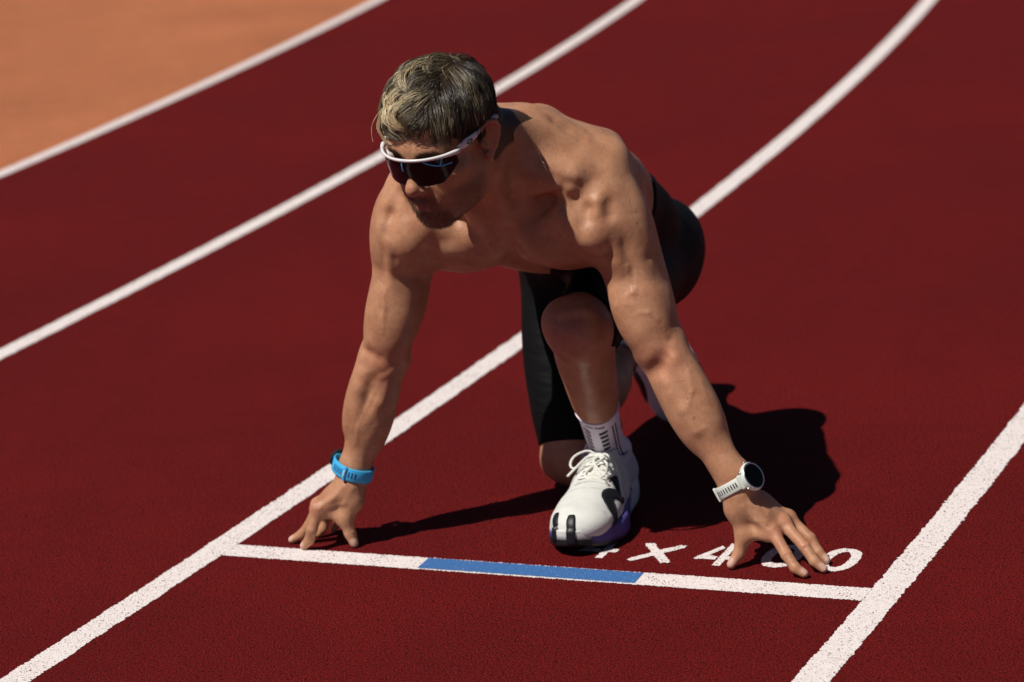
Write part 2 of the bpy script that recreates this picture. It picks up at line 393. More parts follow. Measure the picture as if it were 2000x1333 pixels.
def head_prims():
    A = []
    e = lambda c, r, k=.02, op='u', M=HMx: A.append(ell(Hd(*c), M, tuple(HS * q for q in r), k, op))
    c_ = lambda a, b, ra, rb=None, k=.015, op='u', sq=None: A.append(rc(Hd(*a), Hd(*b), ra * HS, (ra if rb is None else rb) * HS, k, op, sq))
    g = lambda a, b, amp, sig: A.append(groove(Hd(*a), Hd(*b), amp, sig))
    e((0, -.018, .042), (.0755, .097, .088))
    e((0, .030, .050), (.062, .062, .060), .03)
    e((0, .040, -.018), (.056, .052, .066), .03)
    for s in (1, -1):
        c_((.052 * s, -.004, -.048), (.046 * s, .015, -.072), .017, .014, .025)
        c_((.047 * s, .012, -.072), (.016 * s, .070, -.100), .013, .012, .025)
        e((.034 * s, .040, -.048), (.026, .040, .042), .03)
        e((.050 * s, .056, -.012), (.018, .022, .013), .02)
        c_((.012 * s, .088, .033), (.044 * s, .076, .036), .0095, .008, .018)
    e((0, .073, -.097), (.021, .017, .017), .018)
    e((0, .064, -.055), (.030, .032, .034), .03)
    e((0, .025, -.078), (.040, .055, .022), .03)
    for s in (1, -1):
        e((.031 * s, .101, .013), (.017, .016, .012), .014, 's')
        e((.031 * s, .079, .012), (.0145, .0125, .012), .006)
        g((.022 * s, .094, -.038), (.034 * s, .078, -.066), .0014, .004)
    # nose
    c_((0, .090, .022), (0, .112, -.016), .0075, .0095, .014)
    e((0, .1155, -.022), (.0105, .0115, .010), .010)
    for s in (1, -1):
        e((.0125 * s, .104, -.027), (.0075, .010, .0075), .007)
        e((.0065 * s, .110, -.0345), (.0038, .0058, .0035), .003, 's')
    # lips
    for s in (1, -1):
        c_((.001 * s, .0985, -.0565), (.020 * s, .0885, -.061), .0052, .003, .006)
    c_((-.013, .0945, -.0695), (.013, .0945, -.0695), .0060, None, .007)
    g((-.023, .089, -.0635), (0, .101, -.0625), .0026, .0018); g((.023, .089, -.0635), (0, .101, -.0625), .0026, .0018)
    g((-.008, .097, -.081), (.008, .097, -.081), .0026, .005)
    g((0, .104, -.045), (0, .102, -.052), .0012, .003)
    for z, a in ((.052, .0009), (.060, .0009), (.068, .0007)):
        g((-.034, .086, z - .002), (0, .097, z + .001), a, .0022); g((0, .097, z + .001), (.034, .086, z - .003), a, .0022)
    g((-.004, .102, .034), (-.005, .100, .046), .0012, .0022); g((.004, .102, .034), (.005, .100, .046), .0012, .0022)
    # ears
    for s in (1, -1):
        E = []
        for t in np.linspace(-.5, 1.35, 10):
            a = t * math.pi
            E.append((s * (.079 + .010 * (.5 + .5 * math.sin(a * .7))), -.014 - .017 * math.cos(a + 2.2), .006 + .029 * math.sin(a + 2.2) + .004))
        E = [(.076 * s, .006, .018), (.081 * s, .004, .032), (.089 * s, -.008, .038), (.093 * s, -.022, .033), (.092 * s, -.029, .017), (.088 * s, -.026, .002), (.084 * s, -.017, -.012), (.080 * s, -.007, -.024), (.076 * s, .000, -.020)]
        for a, b in zip(E[:-1], E[1:]): c_(a, b, .0036, .0036, .003)
        e((.081 * s, -.013, .010), (.0045, .017, .027), .006, 'u', rotM(HMx, 2, 22 * s))
        e((.087 * s, -.008, .004), (.006, .008, .011), .004, 's')
        c_((.076 * s, .006, .004), (.080 * s, .003, -.004), .0045, .004, .004)
        e((.079 * s, -.004, -.023), (.0045, .008, .009), .004)
    return A

def limb_arm(GH, EL, WR, side):
    A = []; front = V(-.30, -.94, .18)
    F1 = frame(GH, EL, front); F2 = frame(EL, WR, front)
    P = lambda t, x, y: lerp(GH, EL, t) + F1[:, 0] * x + F1[:, 1] * y
    Q = lambda t, x, y: lerp(EL, WR, t) + F2[:, 0] * x + F2[:, 1] * y
    out = -1 if side > 0 else 1       # column 0 = front x axis
    # outward unit (away from the body) expressed in column-0 sign
    o = 1 if (F1[:, 0] @ (LT * side)) > 0 else -1
    # deltoid: three heads
    A.append(ell(P(.02, .004 * o, .004), F1, (.050, .052, .074), .045))
    A.append(ell(P(.13, .024 * o, .012), rotM(F1, 1, -8 * o), (.028, .028, .082), .010))
    A.append(ell(P(.12, -.004 * o, .036), rotM(F1, 0, 4), (.027, .024, .072), .010))
    A.append(ell(P(.12, .016 * o, -.026), F1, (.032, .028, .080), .016))
    # upper arm
    A.append(rc(P(.15, -.004 * o, 0), P(1, 0, 0), .040, .034, .02))
    A.append(ell(P(.66, -.006 * o, .015), rotM(F1, 0, -3), (.044, .035, .090), .014))       # biceps
    A.append(ell(P(.50, -.004 * o, -.018), F1, (.048, .036, .115), .018))      # triceps
    A.append(ell(P(.66, .024 * o, -.002), F1, (.017, .020, .070), .012))      # brachialis
    A.append(groove(P(-.10, .010 * o, .045), P(.40, .012 * o, .050), .0045, .007))
    A.append(groove(P(.02, .034 * o, .030), P(.34, .034 * o, .024), .0025, .006))
    A.append(groove(P(.00, -.008 * o, .058), P(.25, -.012 * o, .060), .0022, .005))
    # elbow
    A.append(rc(Q(-.02, -.026 * o, -.008), Q(-.02, .022 * o, -.008), .017, .017, .02))
    A.append(rc(P(.90, -.002 * o, .016), Q(.14, .004 * o, .012), .012, .008, .014))            # biceps tendon
    # forearm
    A.append(rc(Q(.02, 0, 0), Q(.55, 0, 0), .034, .030, .02))
    A.append(ell(Q(.24, .020 * o, .008), rotM(F2, 1, 4 * o), (.024, .029, .090), .014))      # brachioradialis
    A.append(ell(Q(.30, -.019 * o, .002), rotM(F2, 1, -4 * o), (.024, .027, .095), .014))     # flexors
    A.append(ell(Q(.34, .002 * o, -.016), F2, (.030, .022, .100), .016))
    A.append(rc(Q(.45, 0, 0), Q(.98, 0, 0), .0300, .0255, .02, sq=(F2[:, 1], .80)))
    A.append(rc(Q(.35, .004 * o, .020), Q(.92, .002 * o, .014), .009, .005, .014))
    A.append(rc(Q(.30, -.012 * o, .024), Q(.85, -.010 * o, .013), .006, .0035, .012))
    A.append(rc(Q(.92, .018 * o, -.008), Q(.97, .018 * o, -.008), .009, .008, .01))
    for (a, b, c) in (((.10, .012, .030), (.30, .020, .030), (.62, .012, .023)), ((.30, .020, .030), (.45, .004, .030), (.80, -.004, .0205)), ((.05, -.012, .030), (.28, -.018, .027), (.55, -.016, .022))):
        for u, v in ((a, b), (b, c)):
            A.append(groove(Q(u[0], u[1] * o, u[2]), Q(v[0], v[1] * o, v[2]), -.0016, .0026))
    for (a, b) in (((.35, .006, .048), (.62, -.004, .050)), ((.62, -.004, .050), (.88, .008, .038)), ((.42, .016, .044), (.55, .004, .050))):
        A.append(groove(P(a[0], a[1] * o, a[2]), P(b[0], b[1] * o, b[2]), -.0015, .0026))
    A.append(groove(P(.93, -.026, .030), P(.95, .026, .030), .002, .005))
    return A

def finger(A, pts, rs, k0=.010):
    for i in range(len(pts) - 1):
        A.append(rc(pts[i], pts[i + 1], rs[i], rs[i + 1], k0 if i == 0 else .0035))
NAILS = []
def hands():
    A = []
    # --- his left hand
    w = WRL
    mcp = [V(.394, 4.207, .059), V(.413, 4.225, .068), V(.424, 4.246, .068), V(.424, 4.268, .058)]
    cmc = [w + V(.004, -.016, -.018), w + V(.008, -.006, -.014), w + V(.008, .006, -.014), w + V(.004, .016, -.018)]
    for m, c, r in zip(mcp, cmc, (.0145, .0145, .0135, .0125)): A.append(rc(c, m, r, .0118, .014))
    A.append(rc(w + V(.0, 0, .02), w + V(.008, 0, -.02), .0235, .022, .02, sq=(nrm(V(.6, -.5, .5)), .8)))
    A.append(ell(lerp(w, mcp[2], .5) + V(-.006, .006, -.012), np.eye(3), (.022, .030, .024), .02))
    for m, s in zip(mcp, (.0105, .0105, .0098, .009)): A.append(ell(m + V(.001, -.002, .003), np.eye(3), (s,) * 3, .006))
    finger(A, [mcp[0], V(.409, 4.163, .034), V(.420, 4.147, .016), V(.433, 4.139, .0075)], (.0104, .0094, .0088, .0074))
    finger(A, [mcp[1], V(.440, 4.178, .040), V(.453, 4.161, .019), V(.466, 4.153, .0075)], (.0104, .0095, .0088, .0074))
    finger(A, [mcp[2], V(.455, 4.214, .040), V(.465, 4.200, .020), V(.476, 4.192, .0075)], (.0100, .0090, .0083, .0070))
    finger(A, [mcp[3], V(.452, 4.252, .032), V(.461, 4.243, .016), V(.470, 4.238, .0065)], (.0092, .0078, .0070, .006))
    tC = w + V(-.004, -.012, -.038)
    A.append(rc(w + V(-.004, -.008, -.012), tC, .0185, .016, .015)); A.append(rc(tC, V(.349, 4.223, .052), .0165, .0120, .014))
    A.append(rc(V(.349, 4.223, .056), mcp[0] + V(-.012, .004, -.006), .009, .009, .016))
    finger(A, [V(.347, 4.223, .054), V(.337, 4.218, .024), V(.323, 4.212, .0085)], (.0120, .0100, .0080))
    NAILS.extend([(V(.433, 4.139, .0075), V(.420, 4.147, .016), V(.3, -.45, .85)), (V(.466, 4.153, .0075), V(.453, 4.161, .019), V(.3, -.5, .8)), (V(.476, 4.192, .0075), V(.465, 4.200, .020), V(.35, -.35, .85)), (V(.323, 4.212, .0085), V(.337, 4.218, .024), V(-.55, -.75, .45))])
    # --- his right hand
    w = WRR
    mcp = [V(-.362, 4.507, .074), V(-.362, 4.530, .073), V(-.355, 4.552, .066), V(-.344, 4.571, .057)]
    cmc = [w + V(-.010, -.016, -.014), w + V(-.014, -.004, -.010), w + V(-.012, .010, -.012), w + V(-.006, .018, -.016)]
    for m, c, r in zip(mcp, cmc, (.0150, .0148, .0138, .0128)): A.append(rc(c, m, r, .0120, .014))
    A.append(rc(w + V(.004, 0, .02), w + V(-.008, 0, -.018), .0235, .022, .02, sq=(nrm(V(-.6, -.5, .5)), .85)))
    A.append(ell(lerp(w, mcp[1], .55) + V(.008, .008, -.012), np.eye(3), (.024, .028, .022), .02))
    for m, s in zip(mcp, (.0108, .0106, .0098, .009)): A.append(ell(m + V(-.002, -.001, .003), np.eye(3), (s,) * 3, .006))
    finger(A, [mcp[0], V(-.376, 4.498, .040), V(-.383, 4.504, .020), V(-.394, 4.512, .0075)], (.0106, .0096, .0088, .0074))
    finger(A, [mcp[1], V(-.382, 4.540, .036), V(-.398, 4.545, .018), V(-.417, 4.552, .0072)], (.0104, .0093, .0085, .0070))
    finger(A, [mcp[2], V(-.356, 4.575, .032), V(-.362, 4.572, .016), V(-.372, 4.570, .007)], (.0100, .0086, .0078, .0064))
    finger(A, [mcp[3], V(-.335, 4.592, .030), V(-.338, 4.592, .015), V(-.346, 4.591, .0065)], (.0092, .0078, .0070, .006))
    tC = w + V(-.002, -.012, -.036)
    A.append(rc(w + V(0, -.006, -.010), tC, .0185, .0170, .015)); A.append(rc(tC, V(-.318, 4.505, .052), .0170, .0130, .014))
    A.append(rc(V(-.318, 4.505, .056), mcp[0] + V(.012, .002, -.008), .0095, .0095, .016))
    finger(A, [V(-.317, 4.505, .054), V(-.311, 4.501, .026), V(-.306, 4.499, .0085)], (.0125, .0104, .0084))
    NAILS.extend([(V(-.306, 4.499, .0085), V(-.311, 4.501, .026), V(.05, -.9, .35)), (V(-.417, 4.552, .0072), V(-.398, 4.545, .018), V(-.35, -.3, .85)), (V(-.394, 4.512, .0075), V(-.383, 4.504, .020), V(-.5, -.3, .7))])
    return A

def legs(full=True):
    A = []
    for HP, KN, AN, s in ((HPR, KNR, ANR, -1), (HPL, KNL, ANL, 1)):
        bend = nrm(KN - (HP + AN) / 2) if s < 0 else nrm(V(-.05, -.95, .25))
        F1 = frame(HP, KN, bend); F2 = frame(KN, AN, bend)
        o = 1 if F1[:, 0] @ LT * s > 0 else -1
        P = lambda t, x, y: lerp(HP, KN, t) + F1[:, 0] * x + F1[:, 1] * y
        Q = lambda t, x, y: lerp(KN, AN, t) + F2[:, 0] * x + F2[:, 1] * y
        A.append(rc(P(-.02, 0, 0), P(.96, 0, .0), .084, .051, .04))
        A.append(ell(P(.45, .012 * o, .026), F1, (.058, .050, .170), .03))
        A.append(ell(P(.42, 0, -.032), F1, (.055, .048, .165), .03))
        A.append(ell(P(.80, -.026 * o, .020), F1, (.028, .030, .060), .02))       # vastus medialis
        A.append(ell(P(.74, .030 * o, .016), F1, (.024, .028, .070), .02))
        # knee
        A.append(rc(KN - F1[:, 0] * .026 - F1[:, 1] * .008, KN + F1[:, 0] * .026 - F1[:, 1] * .008, .034, .034, .025))
        mid = nrm(F1[:, 1] + F2[:, 1])
        A.append(ell(KN + mid * .030, frame(KN, KN + F1[:, 2] + F2[:, 2], mid), (.023, .014, .028), .014))
        A.append(rc(KN + mid * .026, Q(.13, 0, .034), .010, .009, .012))
        # shin and calf
        A.append(rc(Q(.03, 0, 0), Q(.55, 0, 0), .043, .034, .03))
        A.append(rc(Q(.50, 0, 0), Q(1., 0, 0), .035, .029, .03))
        A.append(rc(Q(.08, 0, .024), Q(.90, 0, .016), .014, .008, .018))
        A.append(ell(Q(.30, -.016 * o, -.026), F2, (.034, .034, .105), .02))
        A.append(ell(Q(.30, .020 * o, -.020), F2, (.030, .030, .100), .02))
        A.append(rc(Q(.70, 0, -.024), Q(1.05, 0, -.030), .012, .010, .016))
        A.append(rc(Q(1, -.026, 0), Q(1, .026, 0), .013, .013, .015))
    return A
def pelvis():
    A = []
    A.append(ell(T(0, .0, -.53), TM, (.138, .094, .100), .04))
    A.append(ell(T(.006, .050, -.42), TM, (.150, .086, .13), .05))
    for HP, s in ((HPR, -1), (HPL, 1)):
        A.append(ell(HP + LT * .012 * s + DN * .046 - U * .026, TM, (.070, .074, .088), .03))
    return A
def torso():
    A = []
    A.append(ell(T(0, .040, -.150), TM, (.148, .105, .215), .04))
    A.append(ell(T(0, .080, -.040), TM, (.155, .096, .120), .05))
    A.append(ell(T(0, .050, -.33), TM, (.130, .078, .16), .06))
    A.append(ell(T(0, .075, -.200), TM, (.120, .080, .150), .05))
    for s in (1, -1):
        A.append(ell(T(.110 * s, .055, -.17), rotM(TM, 1, 8 * s), (.040, .065, .150), .03))     # lats
        A.append(ell(T(.082 * s, -.030, -.030), rotM(TM, 1, 10 * s), (.086, .042, .070), .022))
        A.append(rc(T(.058 * s, .072, .082), T(.122 * s, .052, .066), .040, .030, .025))
        A.append(rc(T(.115 * s, .000, .046), T(.150 * s, -.030, .036), .030, .030, .022))   # pectorals
        A.append(rc(T(.090 * s, -.030, -.040), T(.165 * s, -.030, -.025), .036, .030, .03))
        A.append(rc(T(.160 * s, -.034, -.025), lerp(GHL if s > 0 else GHR, ELL_ if s > 0 else ELR, .28) - LT * .006 * s, .032, .026, .025))
        A.append(rc(T(.045 * s, .126, .055), T(.158 * s, .066, .020), .045, .034, .04))          # trapezius
        A.append(rc(T(.040 * s, .155, -.03), T(.035 * s, .105, -.32), .030, .022, .03))
        A.append(ell(T(.092 * s, .112, -.070), rotM(TM, 1, 12 * s), (.062, .040, .090), .03))   # scapula
        A.append(rc(T(.165 * s, .095, -.01), T(.112 * s, .134, -.135), .028, .022, .03))
        A.append(ell(T(.122 * s, .075, -.20), TM, (.032, .058, .130), .04))
        A.append(rc(T(.018 * s, -.030, .020), T(.090 * s, -.012, .042), .0080, .0085, .022))      # clavicle
        A.append(rc(T(.090 * s, -.012, .042), T(.165 * s, .028, .045), .0085, .012, .020))
        A.append(groove(T(.050 * s, .006, .052), T(.095 * s, .022, .056), .008, .013))
        A.append(groove(T(.128 * s, -.050, .030), T(.120 * s, -.060, .000), .006, .010))
        A.append(rc(T(.014 * s, -.026, .024), Hd(.058 * s, -.022, -.030), .012, .015, .018))     # neck strap muscle
        A.append(rc(T(.070 * s, .110, .05), Hd(.040 * s, -.065, -.010), .040, .030, .03))
    A.append(groove(T(0, -.075, -.14), T(0, -.060, -.02), .006, .012))
    A.append(groove(T(0, .185, .02), T(0, .14, -.30), .008, .014))
    A.append(rc(T(0, .100, .020), Hd(0, -.032, -.030), .068, .052, .045))
    A.append(ell(Hd(0, .012, -.098), HMx, (.012, .013, .016), .015))
    return A
P_head = head_prims(); P_neck = grown(torso(), TS); P_pelvis = grown(pelvis(), 1.03); P_leg = legs()
P_arm = grown(limb_arm(GHR, ELR, WRR, -1), 1.03) + grown(limb_arm(GHL, ELL_, WRL, 1), 1.06); P_hand = hands()
# the shoe soles and uppers hide the feet: short feet inside them
P_foot = [rc(ANL + V(0, 0, -.03), ANL + V(-.045, -.17, -.062), .032, .020, .03), rc(ANR + V(0, .0, -.0), ANR + V(.06, -.02, -.15), .030, .02, .03)]
DETAIL = [
    (0.0035, 0.006, [(0.0919, 4.3057, 0.6597), (0.1123, 4.303, 0.6482), (0.1318, 4.3075, 0.642)]),
    (0.006, 0.008, [(0.1038, 4.3682, 0.7393), (0.1218, 4.3674, 0.7259), (0.1419, 4.365, 0.7092)]),
    (-0.002, 0.017, [(0.1669, 4.4223, 0.7115)]),
    (-0.0065, 0.008, [(0.1563, 4.3046, 0.6098), (0.1557, 4.3009, 0.5955)]),
    (0.004, 0.0065, [(0.1433, 4.3049, 0.6026), (0.1391, 4.2967, 0.5878)]),
    (0.0034, 0.0075, [(0.176, 4.3036, 0.6081), (0.1761, 4.2996, 0.5921)]),
    (0.0022, 0.008, [(0.1246, 4.3112, 0.614), (0.1292, 4.2944, 0.5791), (0.1356, 4.2981, 0.5351)]),
    (0.0022, 0.015, [(0.1843, 4.2932, 0.5554), (0.1975, 4.2993, 0.5391)]),
    (0.003, 0.012, [(0.1667, 4.3186, 0.4741), (0.1988, 4.2939, 0.477), (0.2588, 4.3239, 0.4674)]),
    (-0.003, 0.018, [(0.1825, 4.2952, 0.4284), (0.1959, 4.2859, 0.395)]),
    (-0.0016, 0.003, [(0.1975, 4.2952, 0.4803), (0.2006, 4.29, 0.4607), (0.1738, 4.3047, 0.4381)]),
    (-0.0013, 0.0028, [(0.1767, 4.3011, 0.4353), (0.1909, 4.2915, 0.4432)]),
    (-0.0014, 0.0028, [(0.2074, 4.2824, 0.4267), (0.2248, 4.281, 0.4271), (0.2388, 4.281, 0.4137)]),
    (0.006, 0.009, [(0.2165, 4.2909, 0.3222), (0.233, 4.276, 0.3334), (0.2424, 4.2724, 0.3509)]),
    (-0.004, 0.009, [(0.2605, 4.27, 0.3497)]),
    (-0.004, 0.007, [(0.247, 4.2681, 0.3056), (0.2671, 4.253, 0.2671), (0.2844, 4.2425, 0.2311)]),
    (-0.001, 0.0028, [(0.2828, 4.2431, 0.231), (0.2996, 4.2397, 0.2365)]),
    (-0.003, 0.012, [(0.3261, 4.2312, 0.1867)]),
    (-0.0015, 0.0026, [(0.2638, 4.2701, 0.3494), (0.2808, 4.2626, 0.3281), (0.2833, 4.2516, 0.2963), (0.2708, 4.251, 0.263)]),
    (-0.0008, 0.0026, [(0.3002, 4.261, 0.3094), (0.3067, 4.2483, 0.2776)]),
    (0.004, 0.008, [(-0.253, 4.4768, 0.3326), (-0.2422, 4.4707, 0.3513), (-0.2269, 4.4619, 0.345)]),
    (-0.003, 0.009, [(-0.2483, 4.4749, 0.3436), (-0.2682, 4.4805, 0.2895), (-0.284, 4.4877, 0.2249)]),
    (-0.0018, 0.004, [(-0.2054, 4.4696, 0.3191), (-0.2265, 4.4698, 0.3084)]),
    (-0.0025, 0.006, [(-0.2096, 4.4706, 0.312), (-0.2342, 4.4737, 0.2608), (-0.2702, 4.4817, 0.2208)]),
    (0.0018, 0.006, [(-0.2416, 4.4731, 0.3072), (-0.2578, 4.4779, 0.2619), (-0.275, 4.4831, 0.2254)]),
    (0.0018, 0.006, [(-0.2033, 4.4844, 0.282), (-0.2281, 4.4785, 0.2359), (-0.2474, 4.484, 0.1948)]),
    (-0.0015, 0.0026, [(-0.2426, 4.4751, 0.2813), (-0.2753, 4.4832, 0.2226), (-0.2845, 4.4907, 0.1881)]),
    (-0.0014, 0.0026, [(-0.2096, 4.4575, 0.4698), (-0.2068, 4.4481, 0.4363), (-0.2139, 4.4492, 0.401)]),
    (0.008, 0.01, [(0.0184, 4.4253, 0.5084), (0.0177, 4.3732, 0.5336), (0.0116, 4.3569, 0.5637)]),
    (-0.006, 0.022, [(0.0792, 4.3598, 0.5091)]),
    (-0.003, 0.026, [(-0.0693, 4.3947, 0.5414)]),
    (0.0055, 0.008, [(-0.1661, 4.4311, 0.6296), (-0.1805, 4.4288, 0.5967), (-0.191, 4.4256, 0.5679)]),
    (-0.004, 0.013, [(-0.2005, 4.4408, 0.5786)]),
    (0.004, 0.01, [(-0.2137, 4.4619, 0.4975), (-0.1729, 4.4395, 0.4883), (-0.144, 4.4596, 0.478)]),
    (-0.0016, 0.0026, [(0.3697, 4.2047, 0.0972), (0.3822, 4.2003, 0.0798), (0.3954, 4.1966, 0.071)]),
    (-0.0018, 0.003, [(0.3488, 4.206, 0.1076), (0.3684, 4.2024, 0.0823), (0.3864, 4.1946, 0.0655)]),
    (-0.0016, 0.0028, [(0.36, 4.2077, 0.1103), (0.388, 4.2091, 0.0895), (0.4079, 4.2099, 0.0723)]),
    (-0.0016, 0.0028, [(-0.3118, 4.4925, 0.1152), (-0.3336, 4.4931, 0.0939), (-0.3602, 4.4926, 0.078)]),
    (-0.0014, 0.0026, [(-0.2981, 4.4903, 0.1099), (-0.3151, 4.4914, 0.0833), (-0.3441, 4.494, 0.0787)]),
    (-0.005, 0.012, [(0.0919, 4.3364, 0.3936)]),
    (0.003, 0.006, [(0.0788, 4.3483, 0.4119), (0.1002, 4.345, 0.4168), (0.1289, 4.3397, 0.4093)]),
    (-0.005, 0.006, [(0.0878, 4.3488, 0.4188), (0.1222, 4.3518, 0.4234)]),
    (0.003, 0.006, [(0.0296, 4.334, 0.6209), (0.0716, 4.3429, 0.6209), (0.1008, 4.3092, 0.6362)]),
    (0.002, 0.0028, [(0.4032, 4.1587, 0.0429), (0.4151, 4.1611, 0.0435)]),
    (0.0016, 0.002, [(0.4045, 4.1526, 0.0361), (0.4193, 4.1583, 0.0371)]),
    (0.0014, 0.0018, [(0.4064, 4.1509, 0.0304), (0.4192, 4.1528, 0.0329)]),
    (0.0014, 0.0018, [(0.4365, 4.1703, 0.0478), (0.4467, 4.178, 0.0494)]),
    (0.0014, 0.0018, [(0.4397, 4.1663, 0.0419), (0.4538, 4.2016, 0.0343)]),
    (0.0014, 0.0018, [(-0.3122, 4.4887, 0.0268), (-0.2993, 4.4966, 0.0246)]),
    (0.0014, 0.0018, [(-0.3119, 4.4895, 0.0208), (-0.2991, 4.4983, 0.0184)]),
]
P_det = []
for amp, sig, pts in DETAIL:
    if len(pts) == 1: P_det.append(groove(pts[0], pts[0], amp, sig))
    for a, b in zip(pts[:-1], pts[1:]):
        if math.dist(a, b) < .09: P_det.append(groove(a, b, amp * (.8 if len(pts) > 2 else 1), sig))
P_body = P_pelvis + P_leg + P_foot + P_neck + P_arm + P_hand + P_head + P_det

runner = empty('person', (.08, 4.5, 0), 'shirtless male sprinter crouched on the start line in black tights and white sunglasses', 'person')
VOX = .002
fb = lambda P, c, h: field(P_body, P, c, h)
pos, quad = polygonise(fb, (-.46, 3.84, -.02), (.62, 5.30, 1.0), VOX)
pos = relax(pos, quad, 2, .4)
bme = mesh_np('body', pos, quad)
print('body', len(pos), len(quad), round(time.time() - T0, 1))

# skin tint that belongs to the skin itself: redder knuckles and knees, lips, stubbled jaw, hair roots
def blob(P, c, r): return np.exp(-((P - c) ** 2).sum(1) / (2 * r * r))
tint = np.ones((len(pos), 3)) * V(.51, .262, .150)
red = np.zeros(len(pos))
for c, r, a in [(KNL + V(-.02, -.03, 0), .03, .8), (KNR, .04, .5)] + [(p, .010, .7) for p in (V(.394, 4.203, .062), V(.413, 4.222, .072), V(-.364, 4.503, .078))] + [(ELR + V(0, -.04, 0), .03, .4), (ELL_ + V(0, -.04, 0), .03, .4), (V(.409, 4.163, .038), .008, .5), (V(.44, 4.178, .044), .008, .5)]:
    red = np.maximum(red, a * blob(pos, c, r))
h = toH(pos); inhead = (np.abs(h) < .14).all(1)
red = np.maximum(red, inhead * .7 * np.exp(-(((h - V(0, .115, -.022)) / V(.012, .02, .014)) ** 2).sum(1)))
red = np.maximum(red, inhead * .7 * np.clip((np.abs(h[:, 0]) - .080) / .006, 0, 1) * (np.abs(h[:, 2] - .005) < .035) * (np.abs(h[:, 1] + .01) < .03))
tint = tint * (1 - red[:, None] * V(.0, .28, .22))
lip = inhead * np.exp(-(((h - V(0, .097, -.0635)) / V(.019, .02, .0065)) ** 4).sum(1))
tint = tint * (1 - lip[:, None] * .8) + lip[:, None] * .8 * V(.30, .10, .075)
st = inhead * (h[:, 1] > .0) * np.clip((-.036 - h[:, 2]) / .012, 0, 1) * np.clip((h[:, 1] - .005) / .03, 0, 1) * (1 - lip)
st *= np.clip(1 - np.exp(-(((h - V(.034, .07, -.05)) / V(.016, .03, .014)) ** 2).sum(1)) * 1.2, 0, 1)
tint = tint * (1 - .42 * st[:, None])
def hairmask(h):
    x, y, z = np.abs(h[:, 0]), h[:, 1], h[:, 2]
    line = np.where(y > .03, .072 + .0 * x - np.clip(x - .04, 0, 1) * .9 + (y - .09) * .15, np.where(y > -.012, .012, -.045))
    line = np.where((y > .012) & (y <= .03) , .02, line)
    return np.clip((z - line) / .008, 0, 1) * (x < .082)
hm_ = hairmask(h) * inhead
tint = tint * (1 - hm_[:, None] * .86)
brow = inhead * np.exp(-(((np.abs(h[:, 0]) - .031) / .017) ** 4)) * np.exp(-(((h[:, 2] - .0345) / .0045) ** 2)) * (h[:, 1] > .05)
tint = tint * (1 - .55 * brow[:, None])
for tip, dip, nn in NAILS:
    ax = nrm(tip - dip); n_ = nrm(nn - (nn @ ax) * ax); sd = np.cross(ax, n_); q = pos - (tip - ax * .001 + n_ * .006)
    m_ = np.clip(1.6 - np.sqrt((q @ ax / .0075) ** 4 + (q @ sd / .0058) ** 4 + (q @ n_ / .006) ** 4), 0, 1)
    tint = tint * (1 - m_[:, None]) + m_[:, None] * V(.66, .42, .34)
mol = pos[RNG.integers(0, len(pos), 170)]
for c in mol[(mol[:, 2] > .2)]:
    near = np.abs(pos - c).max(1) < .006; q_ = pos[near]
    tint[near] *= (1 - .5 * np.exp(-((q_ - c) ** 2).sum(1) / (2 * RNG.uniform(.0007, .0016) ** 2)))[:, None] ** V(.8, 1.1, 1.2)
set_col(bme, 'tint', tint)

M_skin, nt, p, N, L = new_mat('skin')
a = N.new('ShaderNodeVertexColor'); a.layer_name = 'tint'; g = N.new('ShaderNodeNewGeometry')
def nz(s, d=3, r=.6):
    t = N.new('ShaderNodeTexNoise'); t.inputs['Scale'].default_value = s; t.inputs['Detail'].default_value = d; t.inputs['Roughness'].default_value = r
    L.new(g.outputs['Position'], t.inputs['Vector']); return t.outputs[0]
r1 = N.new('ShaderNodeValToRGB'); r1.color_ramp.elements[0].position = .3; r1.color_ramp.elements[0].color = (.80, .70, .66, 1); r1.color_ramp.elements[1].position = .7; r1.color_ramp.elements[1].color = (1.10, 1.12, 1.12, 1)
L.new(nz(26, 4), r1.inputs[0])
mx = N.new('ShaderNodeMix'); mx.data_type = 'RGBA'; mx.blend_type = 'MULTIPLY'; mx.inputs[0].default_value = 1
L.new(a.outputs[0], mx.inputs[6]); L.new(r1.outputs[0], mx.inputs[7])
r2 = N.new('ShaderNodeValToRGB'); r2.color_ramp.elements[0].position = .35; r2.color_ramp.elements[0].color = (.84, .78, .75, 1); r2.color_ramp.elements[1].position = .5; r2.color_ramp.elements[1].color = (1, 1, 1, 1)
L.new(nz(230, 2), r2.inputs[0])
mx2 = N.new('ShaderNodeMix'); mx2.data_type = 'RGBA'; mx2.blend_type = 'MULTIPLY'; mx2.inputs[0].default_value = .6
L.new(mx.outputs[2], mx2.inputs[6]); L.new(r2.outputs[0], mx2.inputs[7]); L.new(mx2.outputs[2], p.inputs['Base Color'])
p.inputs['Roughness'].default_value = .47; p.inputs['Specular IOR Level'].default_value = .36
p.inputs['Subsurface Weight'].default_value = .06; p.inputs['Subsurface Radius'].default_value = (1, .35, .2); p.inputs['Subsurface Scale'].default_value = .006
rr_ = N.new('ShaderNodeMapRange'); rr_.inputs['From Min'].default_value = .3; rr_.inputs['From Max'].default_value = .7; rr_.inputs['To Min'].default_value = .34; rr_.inputs['To Max'].default_value = .56; L.new(nz(38, 4), rr_.inputs['Value']); L.new(rr_.outputs[0], p.inputs['Roughness'])
b1 = N.new('ShaderNodeBump'); b1.inputs['Strength'].default_value = .35; b1.inputs['Distance'].default_value = .002; L.new(nz(90, 4), b1.inputs['Height'])
